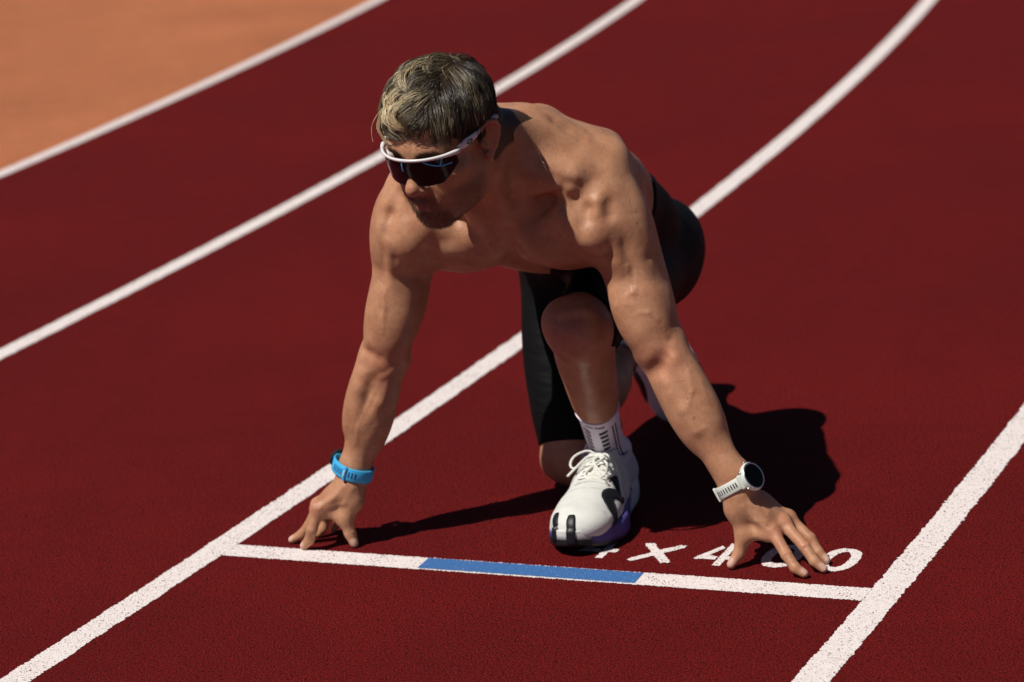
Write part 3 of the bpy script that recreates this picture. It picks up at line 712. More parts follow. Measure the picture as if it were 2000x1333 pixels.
b2 = N.new('ShaderNodeBump'); b2.inputs['Strength'].default_value = .4; b2.inputs['Distance'].default_value = .0010; L.new(nz(900, 2), b2.inputs['Height']); L.new(b1.outputs[0], b2.inputs['Normal'])
L.new(b2.outputs[0], p.inputs['Normal'])
body = link('body', bme, M_skin); child(body, runner)

# ------------------------------------------------------------------ clothes (children of the person)
def cloth(name, prims_planes, off, lo, hi, vox, mat, inner=.0035):
    """prims_planes: list of (prims, [(point, outward normal)...]); a shell just outside the skin"""
    def f(P, c, h):
        best = None
        for prims, planes in prims_planes:
            d = field(prims, P, c, h) - off
            for q, n in planes: d = np.maximum(d, (P - q) @ n)
            best = d if best is None else np.minimum(best, d)
        return best
    v, q = polygonise(f, lo, hi, vox); v = relax(v, q, 2, .4)
    return v, q
nlegs = len(P_leg) // 2
LR, LL = P_leg[:nlegs], P_leg[nlegs:]
TR, TL = LR[:6], LL[:6]
WAIST = (T(0, 0, -.290), nrm(U))
hemR = lerp(HPR, KNR, .93); hemL = lerp(HPL, KNL, .93)
P_cl = P_pelvis + P_leg + P_foot + P_neck
def f_tights(P, c, h):
    d = field(P_cl, P, c, h) - .0045
    cl = []; dd = []
    for HP, KN, AN, hem in ((HPR, KNR, ANR, hemR), (HPL, KNL, ANL, hemL)):
        a, t = seg_dist(P, HP, KN); b, _ = seg_dist(P, KN, AN); a = np.sqrt((a * a).sum(1)); b = np.sqrt((b * b).sum(1))
        k = np.maximum((P - hem) @ nrm(KN - HP), a - .20); k = np.maximum(k, np.where(t > .3, a - b - .010, -1)); cl.append(k); dd.append(a)
    wp = (P - WAIST[0]) @ WAIST[1]; wp = np.where((P - S0) @ DN / TS < -.045, np.minimum(wp, np.minimum(dd[0], dd[1]) - .105), wp)
    return np.maximum(np.maximum(d, wp), np.where(dd[0] < dd[1], cl[0], cl[1]))
v, q = polygonise(f_tights, (-.12, 4.2, 0), (.50, 5.08, .75), .004); v = relax(v, q, 2, .4)
M_tight = plain('black_tights', (.0040, .0040, .0045), .62, .14, sheen=.0)
nt = M_tight.node_tree; N, L = nt.nodes, nt.links
t = N.new('ShaderNodeTexNoise'); t.inputs['Scale'].default_value = 1; t.inputs['Detail'].default_value = 2
mp = N.new('ShaderNodeMapping'); g = N.new('ShaderNodeNewGeometry'); L.new(g.outputs['Position'], mp.inputs[0]); mp.inputs['Scale'].default_value = (14, 14, 60); mp.inputs['Rotation'].default_value = (.5, .5, .3); L.new(mp.outputs[0], t.inputs['Vector'])
b = N.new('ShaderNodeBump'); b.inputs['Strength'].default_value = .5; b.inputs['Distance'].default_value = .006; L.new(t.outputs[0], b.inputs['Height']); L.new(b.outputs[0], N['Principled BSDF'].inputs['Normal'])
shorts = link('tights', mesh_np('tights', v, q), M_tight); child(shorts, runner)
# stitched hem bands
def hem_ring(prims, c, n, ref, off, name, half=.008, mat=M_tight):
    n = nrm(n); a = nrm(np.cross(n, ref)); b = np.cross(n, a); ring = []
    for k in range(64):
        w = 2 * math.pi * k / 64; d_ = a * math.cos(w) + b * math.sin(w); r = .02
        P = c + d_ * np.linspace(.015, .14, 126)[:, None]; fv = field(prims, P)
        i = np.argmax(fv > off); ring.append((d_, .015 + .001 * i))
    M = MB(); V_ = []; rr = [r for _, r in ring]; rr = np.convolve(np.r_[rr[-2:], rr, rr[:2]], np.ones(5) / 5, 'valid')
    for (d_, _), r in zip(ring, rr):
        for (h_, e) in ((-half, -.001), (-half, .0012), (half, .0012), (half, -.001)): V_.append(c + n * h_ + d_ * (r + e))
    Q = []
    for k in range(64):
        l = (k + 1) % 64
        for x in range(4): y = (x + 1) % 4; Q.append((k * 4 + x, k * 4 + y, l * 4 + y, l * 4 + x))
    return M.add(V_, Q)
hr = hem_ring(LR, hemR - nrm(KNR - HPR) * .007, KNR - HPR, V(0, 1, .1), .0047, 'hem').build('hem', M_tight, None); hr.parent = shorts; hr.matrix_parent_inverse = Matrix.Translation(-runner.location)
hl = hem_ring(LL, hemL - nrm(KNL - HPL) * .007, KNL - HPL, V(0, 1, .1), .0047, 'hem').build('hem', M_tight, None); hl.parent = shorts; hl.matrix_parent_inverse = Matrix.Translation(-runner.location)

# ------------------------------------------------------------------ shoes, in their own frame: x to the wearer's left, y heel to toe, z up
SL = .318
def foot_w(s):      # half width, centre offset along the length
    xs = [0, .03, .10, .22, .38, .52, .66, .76, .87, .95, .985, 1]
    hw = [.008, .022, .037, .042, .0395, .044, .0535, .054, .043, .028, .015, .004]
    cx = [0, 0, 0, 0, .001, .002, .001, -.002, -.006, -.009, -.010, -.010]
    return np.interp(s, xs, hw), np.interp(s, xs, cx)
def make_sole():
    M = MB(); n = 90; ss = np.concatenate([np.linspace(0, .04, 8)[:-1], np.linspace(.04, .95, n), np.linspace(.95, 1, 10)[1:]])
    prof = [(-.92, 0), (-.99, .15), (-1.02, .4), (-1.0, .7), (-.97, .93), (-.90, 1.0), (-.45, 1.0), (0, 1.0), (.45, 1.0), (.90, 1.0), (.97, .93), (1.0, .7), (1.02, .4), (.99, .15), (.92, 0), (.4, 0), (-.4, 0)]
    V_ = []; C_ = []
    W_, X_, P_, B_ = V(.66, .65, .63), V(.012, .012, .013), V(.095, .075, .30), V(.03, .03, .032)
    for s in ss:
        hw, cx = foot_w(s)
        zb = .020 * max(0, (s - .74) / .26) ** 1.7 + .012 * max(0, (.10 - s) / .10) ** 1.5
        zt = np.interp(s, [0, .1, .3, .55, .75, .9, 1], [.052, .050, .044, .040, .039, .043, .046])
        for k, (u, w) in enumerate(prof):
            bul = 1 + .05 * math.exp(-((s - .12) / .10) ** 2) * (w > .1)
            V_.append((cx + u * hw * bul, s * SL, zb + (zt - zb) * w))
            lat = u > 0
            c = W_
            if w < .12: c = X_
            elif s > .955: c = X_ if w < .7 else W_
            elif s > .42 and lat: c = P_ if w > .38 else (X_ if s > .66 else W_)
            elif s > .70 and not lat: c = P_ if .5 < w < .85 else (W_ if w >= .85 else X_)
            elif lat and s > .30: c = P_ if w > .9 - (s - .30) * 4 else W_
            C_.append(c)
    m = len(prof); Q = []
    for i in range(len(ss) - 1):
        for k in range(m):
            l = (k + 1) % m; Q.append((i * m + k, (i + 1) * m + k, (i + 1) * m + l, i * m + l))
    Q.append(tuple(range(m))); Q.append(tuple(range((len(ss) - 1) * m, len(ss) * m))[::-1])
    M.add(V_, Q); return M, np.array(C_)
E3 = np.eye(3)
def upper_prims():
    A = [ell((-.003, .240, .043), E3, (.046, .068, .033), .02), ell((-.006, .268, .042), E3, (.036, .042, .026), .02),
         rc((0, .135, .056), (-.001, .215, .042), .038, .032, .03), rc((0, .10, .050), (0, .20, .036), .035, .035, .03),
         ell((0, .052, .052), E3, (.0385, .052, .046), .02), rc((0, .048, .060), (0, .052, .080), .0375, .0345, .02), rc((0, .040, .068), (0, .014, .096), .018, .010, .02),
         rc((0, .095, .072), (0, .080, .084), .033, .032, .02),
         rc((.006, .118, .076), (.004, .096, .112), .022, .021, .010, sq=((0, .55, .83), .35)),
         rc((0, .068, .068), (0, .078, .135), .0295, .031, .006, 's')]
    A += [groove((-.020, .165, .086), (-.018, .120, .108), .0025, .004), groove((.020, .165, .086), (.018, .120, .108), .0025, .004)]
    A.append(groove((-.045, .205, .055), (0, .212, .078), .0012, .0016)); A.append(groove((0, .212, .078), (.040, .205, .055), .0012, .0016))
    for y in (.262, .246, .228): A.append(groove((-.035, y, .060), (.035, y + .006, .058), .0009, .0032))
    return A
P_up = upper_prims()
def f_up(P, c, h):
    d = field(P_up, P, c, h); return np.maximum(d, .022 - P[:, 2])
uv_, uq = polygonise(f_up, (-.065, -.02, .01), (.065, .34, .145), .002); uv_ = relax(uv_, uq, 2, .4)
def upcol(v):
    c = np.ones((len(v), 3)) * V(.70, .71, .665); y, x, z = v[:, 1], v[:, 0], v[:, 2]
    # ripstop grid creases are faint; heel pad lime tab and pale lining
    nz_ = np.array([mathutils.noise.noise(Vector(p_) * 55) + .5 * mathutils.noise.noise(Vector(p_) * 130) for p_ in v]); c *= (1 - .10 * np.clip(nz_ + .2, 0, 1))[:, None]
    sm_ = (np.abs(y - .209 - .006 * (1 - np.abs(x) / .045)) < .0014); c[sm_] *= .72
    k = (y < .022) & (z > .080); c[k] = V(.45, .65, .10)
    k = (y > .02) & (y < .10) & (z > .074) & (np.abs(x) < .032); c[k] = V(.66, .66, .64)
    k = (x > .02) & (y < .10) & (z < .085); c[k] = V(.56, .57, .60)
    k = (x < -.028) & (np.abs(y - .205) < .012) & (np.abs(z - .055) < .004); c[k] = V(.1, .1, .1)
    return c
M_upper = vcol('shoe_upper_fabric', 'tint', .75, .3, bump=(420, .5, .0012), sheen=.1)
M_sole = vcol('shoe_sole_foam', 'tint', .55, .35, bump=(160, .35, .001))
M_black = plain('black_overlay', (.010, .010, .011), .45, .35, bump=(300, .3, .0006))
M_lace = plain('white_lace', (.74, .74, .68), .85, .2, bump=(900, .7, .0008))
sm, sc = make_sole()
def on_up(p, lift=0.):
    p = np.array(p, float)
    for _ in range(14):
        d = field(P_up, p[None])[0]; e = 1e-4
        n = np.array([field(P_up, (p + dx)[None])[0] - field(P_up, (p - dx)[None])[0] for dx in np.eye(3) * e]); n /= np.linalg.norm(n) + 1e-9
        p = p - n * (d - lift) * .8
    return p, n
def ribbon(M, pts, w, lift=.0006, th=.3, n=22, widths=None):
    P = spline(pts, n); Q = [on_up(p, lift) for p in P]
    ws = np.interp(np.linspace(0, 1, n), np.linspace(0, 1, len(widths)), widths) if widths else w
    v, q = tube([a for a, _ in Q], ws, 10, flat=(np.array([b for _, b in Q]), th)); M.add(v, q)
def lace_mb():
    M = MB()
    rows = [(.190, .078), (.176, .082), (.162, .087), (.148, .092), (.134, .096)]
    for i, (y, z) in enumerate(rows):
        ribbon(M, [(-.021, y, z - .004), (0, y - .003, z + .006), (.021, y, z - .004)], .0032, .0012, .4, 12)
        if i < len(rows) - 1:
            y2, z2 = rows[i + 1]
            ribbon(M, [(-.019, y, z), (0, (y + y2) / 2, (z + z2) / 2 + .006), (.019, y2, z2)], .0028, .0026, .4, 12)
            ribbon(M, [(.019, y, z), (0, (y + y2) / 2, (z + z2) / 2 + .006), (-.019, y2, z2)], .0028, .0034, .4, 12)
    def loop(pts, r=.0019, n=40):
        v, q = tube(spline(pts, n), r, 7); M.add(v, q)
    k = (0, .122, .108)
    loop([k, (-.016, .118, .116), (-.034, .124, .110), (-.040, .136, .100), (-.034, .144, .094), (-.018, .134, .102), k])
    loop([k, (-.016, .130, .108), (-.034, .148, .092), (-.042, .156, .084)])
    loop([k, (.014, .132, .114), (.026, .150, .104), (.030, .166, .092), (.020, .174, .090), (.006, .162, .098), (-.004, .142, .106), k], .0021)
    loop([k, (.016, .128, .112), (.028, .142, .102), (.036, .160, .089), (.041, .180, .074), (.044, .196, .061)])
    loop([k, (.010, .136, .110), (-.006, .158, .100), (-.012, .174, .092), (.002, .184, .088), (.016, .174, .092), (.018, .152, .102), k], .0019)
    v, q = rbox(k, E3, (.006, .005, .0045), .4); M.add(v, q)
    return M
shoe_parts = {}
def stripe_mb():
    M = MB()
    ribbon(M, [(.024, .158, .082), (.034, .176, .070), (.043, .196, .055)], .0085, .0006, .25)
    ribbon(M, [(.043, .196, .056), (.030, .205, .066), (.022, .224, .064), (.026, .244, .054), (.038, .258, .040), (.040, .262, .034)], .008, .0006, .22, 30, widths=[.012, .0125, .010, .010, .010, .008])
    return M
def guard_mb():
    M = MB()
    for x, w in ((-.034, .0062), (-.010, .0066)):
        yf = .3178 - ((x + .010) / .024) ** 2 * .0145
        P = spline([(x, yf - .010, .0175), (x, yf + .0006, .024), (x, yf + .0010, .038), (x * .98, yf - .0015, .0468), (x * .95, yf - .012, .053), (x * .92, yf - .024, .060)], 26)
        Q = []
        for i, p in enumerate(P):
            if p[2] > .0490: a, nn = on_up(p, .0012)
            else: a, nn = p, nrm(V(x * 4 + .02, 1, .15))
            Q.append((a, nn))
        v, q = tube([a for a, _ in Q], list(np.interp(np.linspace(0, 1, 26), [0, .1, .9, 1], [.4 * w, w, w, .7 * w])), 10, flat=(np.array([b for _, b in Q]), .24)); M.add(v, q)
    return M
def make_shoe(first=None):
    if first is None:
        me = mesh_np('shoe', uv_, uq); set_col(me, 'tint', upcol(uv_)); o = link('shoe', me, M_upper)
        s_ = sm.build('sole', M_sole); set_col(s_.data, 'tint', sc); s_.parent = o
        e = lace_mb().build('lace', M_lace); e.parent = o
        e = stripe_mb().build('side_stripe', M_black); e.parent = o
        e = guard_mb().build('toe_guard', M_black); e.parent = o
        return o
    o = first.copy(); COL.objects.link(o)
    for ch in first.children:
        c = ch.copy(); COL.objects.link(c); c.parent = o
    return o
def place(o, origin, yv, zv, mirror=1):
    yv = nrm(yv); zv = nrm(np.asarray(zv) - (np.asarray(zv) @ yv) * yv); xv = -np.cross(zv, yv) * mirror
    xv = np.cross(yv, zv) * mirror
    o.parent = runner; loc = np.asarray(origin) - np.array(runner.location)
    xv = xv * 1.20; yv = yv * 1.08; zv = zv * 1.03
    o.matrix_basis = Matrix(((xv[0], yv[0], zv[0], loc[0]), (xv[1], yv[1], zv[1], loc[1]), (xv[2], yv[2], zv[2], loc[2]), (0, 0, 0, 1)))
shoeL = make_shoe()
DL_ = nrm(V(-.248, -.969, 0))
# wearer's left is +x in the shoe frame: y x z = x  points to image right
place(shoeL, V(.164, 4.665, .001), DL_, V(0, 0, 1), -1 if np.cross(DL_, [0, 0, 1])[0] < 0 else 1)
shoeL['label'] = 'front shoe flat on the track with its lace bow showing'
shoeR = make_shoe(shoeL)
hd_ = V(.250, 5.205, .305); td_ = V(.330, 5.115, .010); yv = nrm(td_ - hd_)
place(shoeR, hd_, yv, V(-.55, -.80, .1), 1)
shoeR['label'] = 'rear shoe standing on its toe, half hidden behind the leg'

# socks
SHN = nrm(KNL - ANL)
def sock(KN, AN, LG, ref, parent, low, name='sock'):
    ax = nrm(KN - AN); top = AN + ax * .140
    v, q = cloth(name, [(LG + P_foot, [(top, ax), (AN - ax * .085, -ax)])], .0026, AN - .13, AN + .13, .0014, None)
    fr = nrm(ref - (ref @ ax) * ax); sd = np.cross(ax, fr); sd = sd if sd[0] > 0 else -sd
    w = v - AN; hgt = w @ ax; ph = np.degrees(np.arctan2(w @ sd, w @ fr))
    c = np.ones((len(v), 3)) * V(.86, .82, .90)
    def mark(m, col=(.012, .010, .03)): c[m] = col
    for i in range(8):
        hh = .106 - .0130 * i; wd = 12 - i * .6
        mark((np.abs(hgt - hh - .0006 * (ph - 20) * .35) < .0042) & (np.abs(ph - 24) < wd))
        mark((np.abs(hgt - hh + .0006 * (ph + 22) * .35) < .0042) & (np.abs(ph + 26) < wd))
    for p0 in (54, 66): mark((np.abs(ph - p0) < 2.6) & (hgt < .114) & (hgt > .014))
    mark((np.abs(hgt - .012) < .003) & (ph > 52) & (ph < 70))
    for p0 in (-60, -50): mark((np.abs(ph - p0 + (hgt - .02) * 160) < 2.4) & (hgt < .105) & (hgt > .01))
    mark((np.abs(hgt - .127 + np.abs(ph) * .00003) < .0035) & (ph > -22) & (ph < 30) & (np.abs(ph - 2) > 2), (.16, .14, .22))
    o = link(name, mesh_np(name, v, q), M_sock); set_col(o.data, 'tint', c); child(o, parent); return o
M_sock = vcol('knit_sock', 'tint', .85, .2, bump=(700, .7, .0012), sheen=.15)
sock(KNL, ANL, LL, V(-.3, -.95, 0), runner, 0)
sock(KNR, ANR, LR, V(-.3, -.95, 0), runner, 0)

# ------------------------------------------------------------------ hair, beard, brows: strands
def strands(name, paths, radii, cols, mat, parent, sides=3):
    """paths (S,K,3); radii (K,) profile * per strand; cols (S,K,3)"""
    S_, K, _ = paths.shape
    tg = np.gradient(paths, axis=1); tg /= np.linalg.norm(tg, axis=2)[..., None] + 1e-12
    ref = V(.31, .42, .85); a = np.cross(tg, ref); a /= np.linalg.norm(a, axis=2)[..., None] + 1e-9; b = np.cross(tg, a)
    vv = np.zeros((S_, K, sides, 3)); 
    for k in range(sides):
        w = 2 * math.pi * k / sides; vv[:, :, k] = paths + radii[..., None] * (a * math.cos(w) + b * math.sin(w))
    base = (np.arange(S_) * K * sides)[:, None, None]; i = np.arange(K - 1)[None, :, None] * sides; k = np.arange(sides)[None, None, :]; l = (k + 1) % sides
    q = np.stack([base + i + k, base + i + l, base + i + sides + l, base + i + sides + k], -1).reshape(-1, 4)
    me = bpy.data.meshes.new(name); vf = vv.reshape(-1, 3).astype(np.float32); q = q.astype(np.int32)
    me.vertices.add(len(vf)); me.vertices.foreach_set('co', vf.ravel()); me.loops.add(q.size); me.loops.foreach_set('vertex_index', q.ravel())
    me.polygons.add(len(q)); me.polygons.foreach_set('loop_start', np.arange(0, q.size, 4, dtype=np.int32)); me.update(calc_edges=True)
    set_col(me, 'tint', np.repeat(cols[:, :, None], sides, 2).reshape(-1, 3))
    o = link(name, me, mat); child(o, parent); return o
M_hair = vcol('hair_strands', 'tint', .36, .7)
M_hair.node_tree.nodes['Principled BSDF'].inputs['Anisotropic'].default_value = 0
EC, ER = V(0, -.014, .043), V(.0765, .098, .087)
def flow(p, s, jit, cl):
    """direction on the scalp at head-space p, s = progress 0..1"""
    u = (p - EC) / ER; n = u / ER; n /= np.linalg.norm(n, axis=1)[:, None]
    x, y, z = u[:, 0], u[:, 1], u[:, 2]
    phi = np.radians(-88 + 125 * s + jit * 30)                       # top: forward, sweeping to his right then curling back
    top = np.stack([np.sin(phi), np.cos(phi), np.zeros_like(phi)], 1)
    ls = np.stack([.25 + 0 * x, .50 + jit * .35, -1.0 + .3 * s * jit], 1)
    rs = np.stack([-.2 + 0 * x, .65 + jit * .3, -.75 + 0 * x], 1)
    bk = np.stack([x * .5 + jit * .25, -.45 + 0 * x, -1 + 0 * x], 1)
    wl_ = np.clip((x - .22) / .35, 0, 1)[:, None]; wr = np.clip((-x - .50) / .3, 0, 1)[:, None]; wb = np.clip((-y - .45) / .3, 0, 1)[:, None]
    d = top * (1 - wl_) + ls * wl_; d = d * (1 - wr) + rs * wr; d = d * (1 - wb) + bk * wb
    d = d - (d * n).sum(1)[:, None] * n; d /= np.linalg.norm(d, axis=1)[:, None] + 1e-9
    return d, n
hv = h[(hm_ > .6)]
RNG = np.random.default_rng(11)
NS, K = 12500, 14
root = hv[RNG.integers(0, len(hv), NS)] + RNG.normal(0, .0012, (NS, 3))
u0 = (root - EC) / ER; nn = np.linalg.norm(u0, axis=1)[:, None]
keep = np.abs(nn[:, 0] - 1) < .16; root = root[keep]; NS = len(root); u0 = (root - EC) / ER
NC = 430; cc_ = root[RNG.integers(0, NS, NC)]; 
cid = np.array([np.argmin(((cc_ - p) ** 2).sum(1)) for p in root])
cj = RNG.normal(0, .30, NC); clift = RNG.uniform(0, 1, NC); clen = RNG.uniform(.75, 1.2, NC); ccol = RNG.beta(.55, .65, NC)
topness = np.clip((u0[:, 2] - .25) / .45, 0, 1) * np.clip((u0[:, 1] + .75) / .4, 0, 1)
length = (.018 + .066 * topness) * clen[cid] * RNG.uniform(.8, 1.15, NS)
length *= np.where(u0[:, 2] < -.02, .6, 1)
jit = cj[cid] + RNG.normal(0, .12, NS)
lift = (.002 + (.002 + .012 * clift[cid]) * topness + .003 * (1 - topness) * clift[cid]) * RNG.uniform(.85, 1.15, NS)
# the parting ridge: hair is fuller on top and at the front
lift += .008 * topness * np.clip(u0[:, 1] + .1, 0, 1) + .006 * np.clip(-u0[:, 0] * 1.6, 0, 1) * np.clip(u0[:, 2] + .5, 0, 1)
def grow(root, length, jit, lift, cl):
    p = root.copy(); P = [p.copy()]; u = (p - EC) / ER; a0 = (np.linalg.norm(u, axis=1) - 1)
    for k in range(1, K):
        s = k / (K - 1); d, n = flow(p, np.full(len(p), s), jit, cl)
        p = p + d * (length / (K - 1))[:, None]
        alt = a0 * .086 * (1 - s) + lift * np.sin(min(1, s * 1.5) * math.pi / 2) * (1 - .35 * max(0, s - .55) / .45) + .0015
        u = (p - EC) / ER; r = np.linalg.norm(u, axis=1); p = EC + u / r[:, None] * (1 + alt / .086)[:, None] * ER
        P.append(p.copy())
    return np.stack(P, 1)
paths = grow(root, length, jit, lift, cid)
cg = grow(cc_, (.016 + .064 * np.clip(((cc_ - EC) / ER)[:, 2] * 2.2 - .55, 0, 1)) * clen, cj, .003 + .017 * clift * np.clip(((cc_ - EC) / ER)[:, 2] * 2.2 - .55, 0, 1) + .002, None)
sp = np.linspace(0, 1, K)[None, :, None]
tgt = cg[cid] + (root - cc_[cid])[:, None] * (1 - .80 * sp)
paths = paths * (1 - .74 * sp ** 1.1) + tgt * (.74 * sp ** 1.1)
fly = RNG.uniform(0, 1, NS) < .035
paths[fly] += (RNG.normal(0, .007, (fly.sum(), 1, 3)) * (sp[:, :, 0:1] ** 2))
wob = RNG.normal(0, 1, (NS, 1, 3)) * np.sin(np.linspace(0, math.pi * 1.5, K))[None, :, None] * .0003
paths = HC + (paths + wob) @ HMx.T * HS
rad = (  .00035 * RNG.uniform(.7, 1.25, NS))[:, None] * np.interp(np.linspace(0, 1, K), [0, .6, 1], [1, 1, .35])[None]
mixv = np.clip(ccol[cid] * .85 + RNG.normal(0, .18, NS) + .18 * np.clip(u0[:, 1] * 1.5, -1, 1), 0, 1) * np.clip(.06 + topness, 0, 1) * (1 - .7 * np.clip((u0[:, 0] - .18) / .35, 0, 1))
mixv = np.clip(mixv ** 1.4 * 1.35, 0, 1)
dark, blond = V(.022, .014, .008), V(1.0, .80, .48)
cm = mixv[:, None] * np.interp(np.linspace(0, 1, K), [0, .25, 1], [.15, .6, 1.0])[None]
cols = dark + (blond - dark) * cm[..., None]
rad = rad * (.85 + .55 * mixv)[:, None]
hair = strands('hair', paths, rad, cols, M_hair, runner)

hs = h[(st > .25)]; 
def short_hairs(name, pts, n, ln, col, spread, down=V(0, .25, -1)):
    r_ = pts[RNG.integers(0, len(pts), n)] + RNG.normal(0, .0008, (n, 3))
    c0 = V(0, .02, -.05); nn_ = r_ - c0; nn_[:, 2] *= .6; nn_ /= np.linalg.norm(nn_, axis=1)[:, None]
    d = nn_ * .7 + down * .7 + RNG.normal(0, spread, (n, 3)); d /= np.linalg.norm(d, axis=1)[:, None]
    l_ = RNG.uniform(.5, 1.1, n)[:, None] * ln
    P = np.stack([r_ - nn_ * .001, r_ + d * l_ * .5, r_ + (d * .9 + down * .3) * l_], 1)
    P = HC + P @ HMx.T * HS
    rr = np.full((n, 1), .00017) * np.array([1, .9, .3])[None]
    cc = np.array(col) * RNG.uniform(.6, 1.5, (n, 1, 1)) * np.ones((n, 3, 3))
    return strands(name, P, rr, cc, M_hair, runner)
goat = hs[((hs[:, 2] < -.072) & (np.abs(hs[:, 0]) < .036)) | ((hs[:, 2] < -.044) & (np.abs(hs[:, 0]) < .030) & (hs[:, 1] > .075))]
short_hairs('beard', goat, 3300, .0042, (.15, .080, .042), .25)
short_hairs('stubble', hs, 2600, .0018, (.12, .065, .035), .3)
for s in (1, -1):
    short_hairs('eyebrow', h[(brow > .4) & (h[:, 0] * s > 0)], 300, .005, (.085, .05, .028), .25, V(.0, .3, .3))

# ------------------------------------------------------------------ sunglasses
M_wplastic = plain('white_plastic', (.80, .78, .78), .28, .5)
M_gplastic = plain('grey_rubber', (.42, .46, .50), .5, .4)
M_lens, nt, p, N, L = new_mat('dark_lens')
p.inputs['Base Color'].default_value = (.010, .006, .009, 1); p.inputs['Roughness'].default_value = .16; p.inputs['Specular IOR Level'].default_value = .4
p.inputs['Coat Weight'].default_value = 0; p.inputs['Coat Roughness'].default_value = .03
M_cyan = plain('cyan_print', (.16, .62, 1.0), .7, .1)
M_navy = plain('navy_emblem', (.02, .02, .10), .4, .4)
ZG = .003
gl = empty('sunglasses', HC + f_ * .12, 'white framed sports sunglasses with one dark shield lens worn on the runner\'s face', 'sunglasses')
def G_(a, z, off=0.):        # point of the shield at angle a (deg), height z
    a = math.radians(a); return Hd((.0755 + off) * math.sin(a), .036 + (.080 + off) * math.cos(a) - .08 * max(0, .02 - z) , z + ZG)
def lens_mb():
    M = MB(); n, m = 60, 16; V_ = []
    for lay in (0, -.0018):
        for i in range(n):
            a = -66 + 132 * i / (n - 1); t = abs(a) / 66
            top = .029 - .001 * t; bot = -.020 + .024 * max(0, t - .62) / .38 + .002 * t
            bot += .020 * math.exp(-(a / 6.5) ** 2)
            for j in range(m): V_.append(G_(a, bot + (top - bot) * j / (m - 1), lay))
    Q = []
    N_ = n * m
    for i in range(n - 1):
        for j in range(m - 1):
            Q.append((i * m + j, (i + 1) * m + j, (i + 1) * m + j + 1, i * m + j + 1)); Q.append((N_ + i * m + j, N_ + i * m + j + 1, N_ + (i + 1) * m + j + 1, N_ + (i + 1) * m + j))
    for i in range(n - 1):
        for j in (0, m - 1): Q.append((i * m + j, (i + 1) * m + j, N_ + (i + 1) * m + j, N_ + i * m + j))
    for j in range(m - 1):
        for i in (0, n - 1): Q.append((i * m + j, i * m + j + 1, N_ + i * m + j + 1, N_ + i * m + j))
    M.add(V_, Q); return M
lens_mb().build('lens', M_lens, gl)
fr_pts = [G_(a, .0305 + .0015 * math.cos(math.radians(a * 2.6)) - (.004 * (abs(a) / 68) ** 3), .0008) for a in np.linspace(-70, 70, 40)]
M = MB(); v, q = tube(fr_pts, np.interp(np.linspace(-1, 1, 40), [-1, -.75, -.3, 0, .3, .75, 1], [.0050, .0034, .0026, .0029, .0026, .0034, .0050]), 10, flat=(f_, .8)); M.add(v, q)
frame_o = M.build('frame', M_wplastic, gl)
for s in (1, -1):
    M = MB(); pts = [(.0700 * s, .062, .030), (.0760 * s, .040, .030), (.0795 * s, .018, .0302)]
    v, q = tube([Hd(*x) for x in spline(pts, 12)], np.interp(np.linspace(0, 1, 12), [0, .4, 1], [.0052, .0074, .0052]), 12, flat=(HL * s, .42)); M.add(v, q)
    hg = M.build('hinge', M_wplastic, gl)
    M = MB(); pts = [(.0795 * s, .020, .0302), (.0815 * s, .000, .0315), (.0835 * s, -.018, .0325), (.0835 * s, -.036, .030), (.081 * s, -.048, .022)]
    v, q = tube([Hd(*x) for x in spline(pts, 24)], np.interp(np.linspace(0, 1, 24), [0, .3, .8, 1], [.0040, .0032, .0040, .0030]), 10, flat=(HL * s, .5)); M.add(v, q)
    M.build('temple', M_gplastic, gl)
    M = MB(); th = np.linspace(0, 2 * math.pi, 24, endpoint=False)
    c0 = np.array(Hd(.0805 * s, .040, .0298)); ux = nrm(Hd(.0795 * s, .018, .0275) - Hd(.0700 * s, .062, .027)); nrm_ = nrm(HL * s - (HL * s @ ux) * ux); uz = np.cross(ux, nrm_)
    v, q = tube([c0 - nrm_ * .0012 + ux * .0058 * math.cos(t_) + uz * .0027 * math.sin(t_) for t_ in th], .0010, 6, closed=True); M.add(v, q)
    e = M.build('emblem', M_navy, gl)
M = MB()
for pts in ([(-3.5, .0275), (-4.5, .020), (-5.0, .0115)], [(24, .0275), (33, .0195), (44, .0135), (57, .0115)], [(48, .0275), (44.5, .020), (42.5, .0145)]):
    M = MB()
    v, q = tube([G_(a, z, .0014) for a, z in spline([(a, z) for a, z in pts], 16)], .0011, 6); M.add(v, q).build('lens_print', M_cyan, gl)
for s in (1, -1):
    M = MB()
    v, q = tube([Hd(*x) for x in spline([(.0035 * s, .1115, .010), (.0085 * s, .1055, .002), (.013 * s, .098, -.009)], 10)], .0024, 8); M.add(v, q).build('nose_pad', M_black, gl)

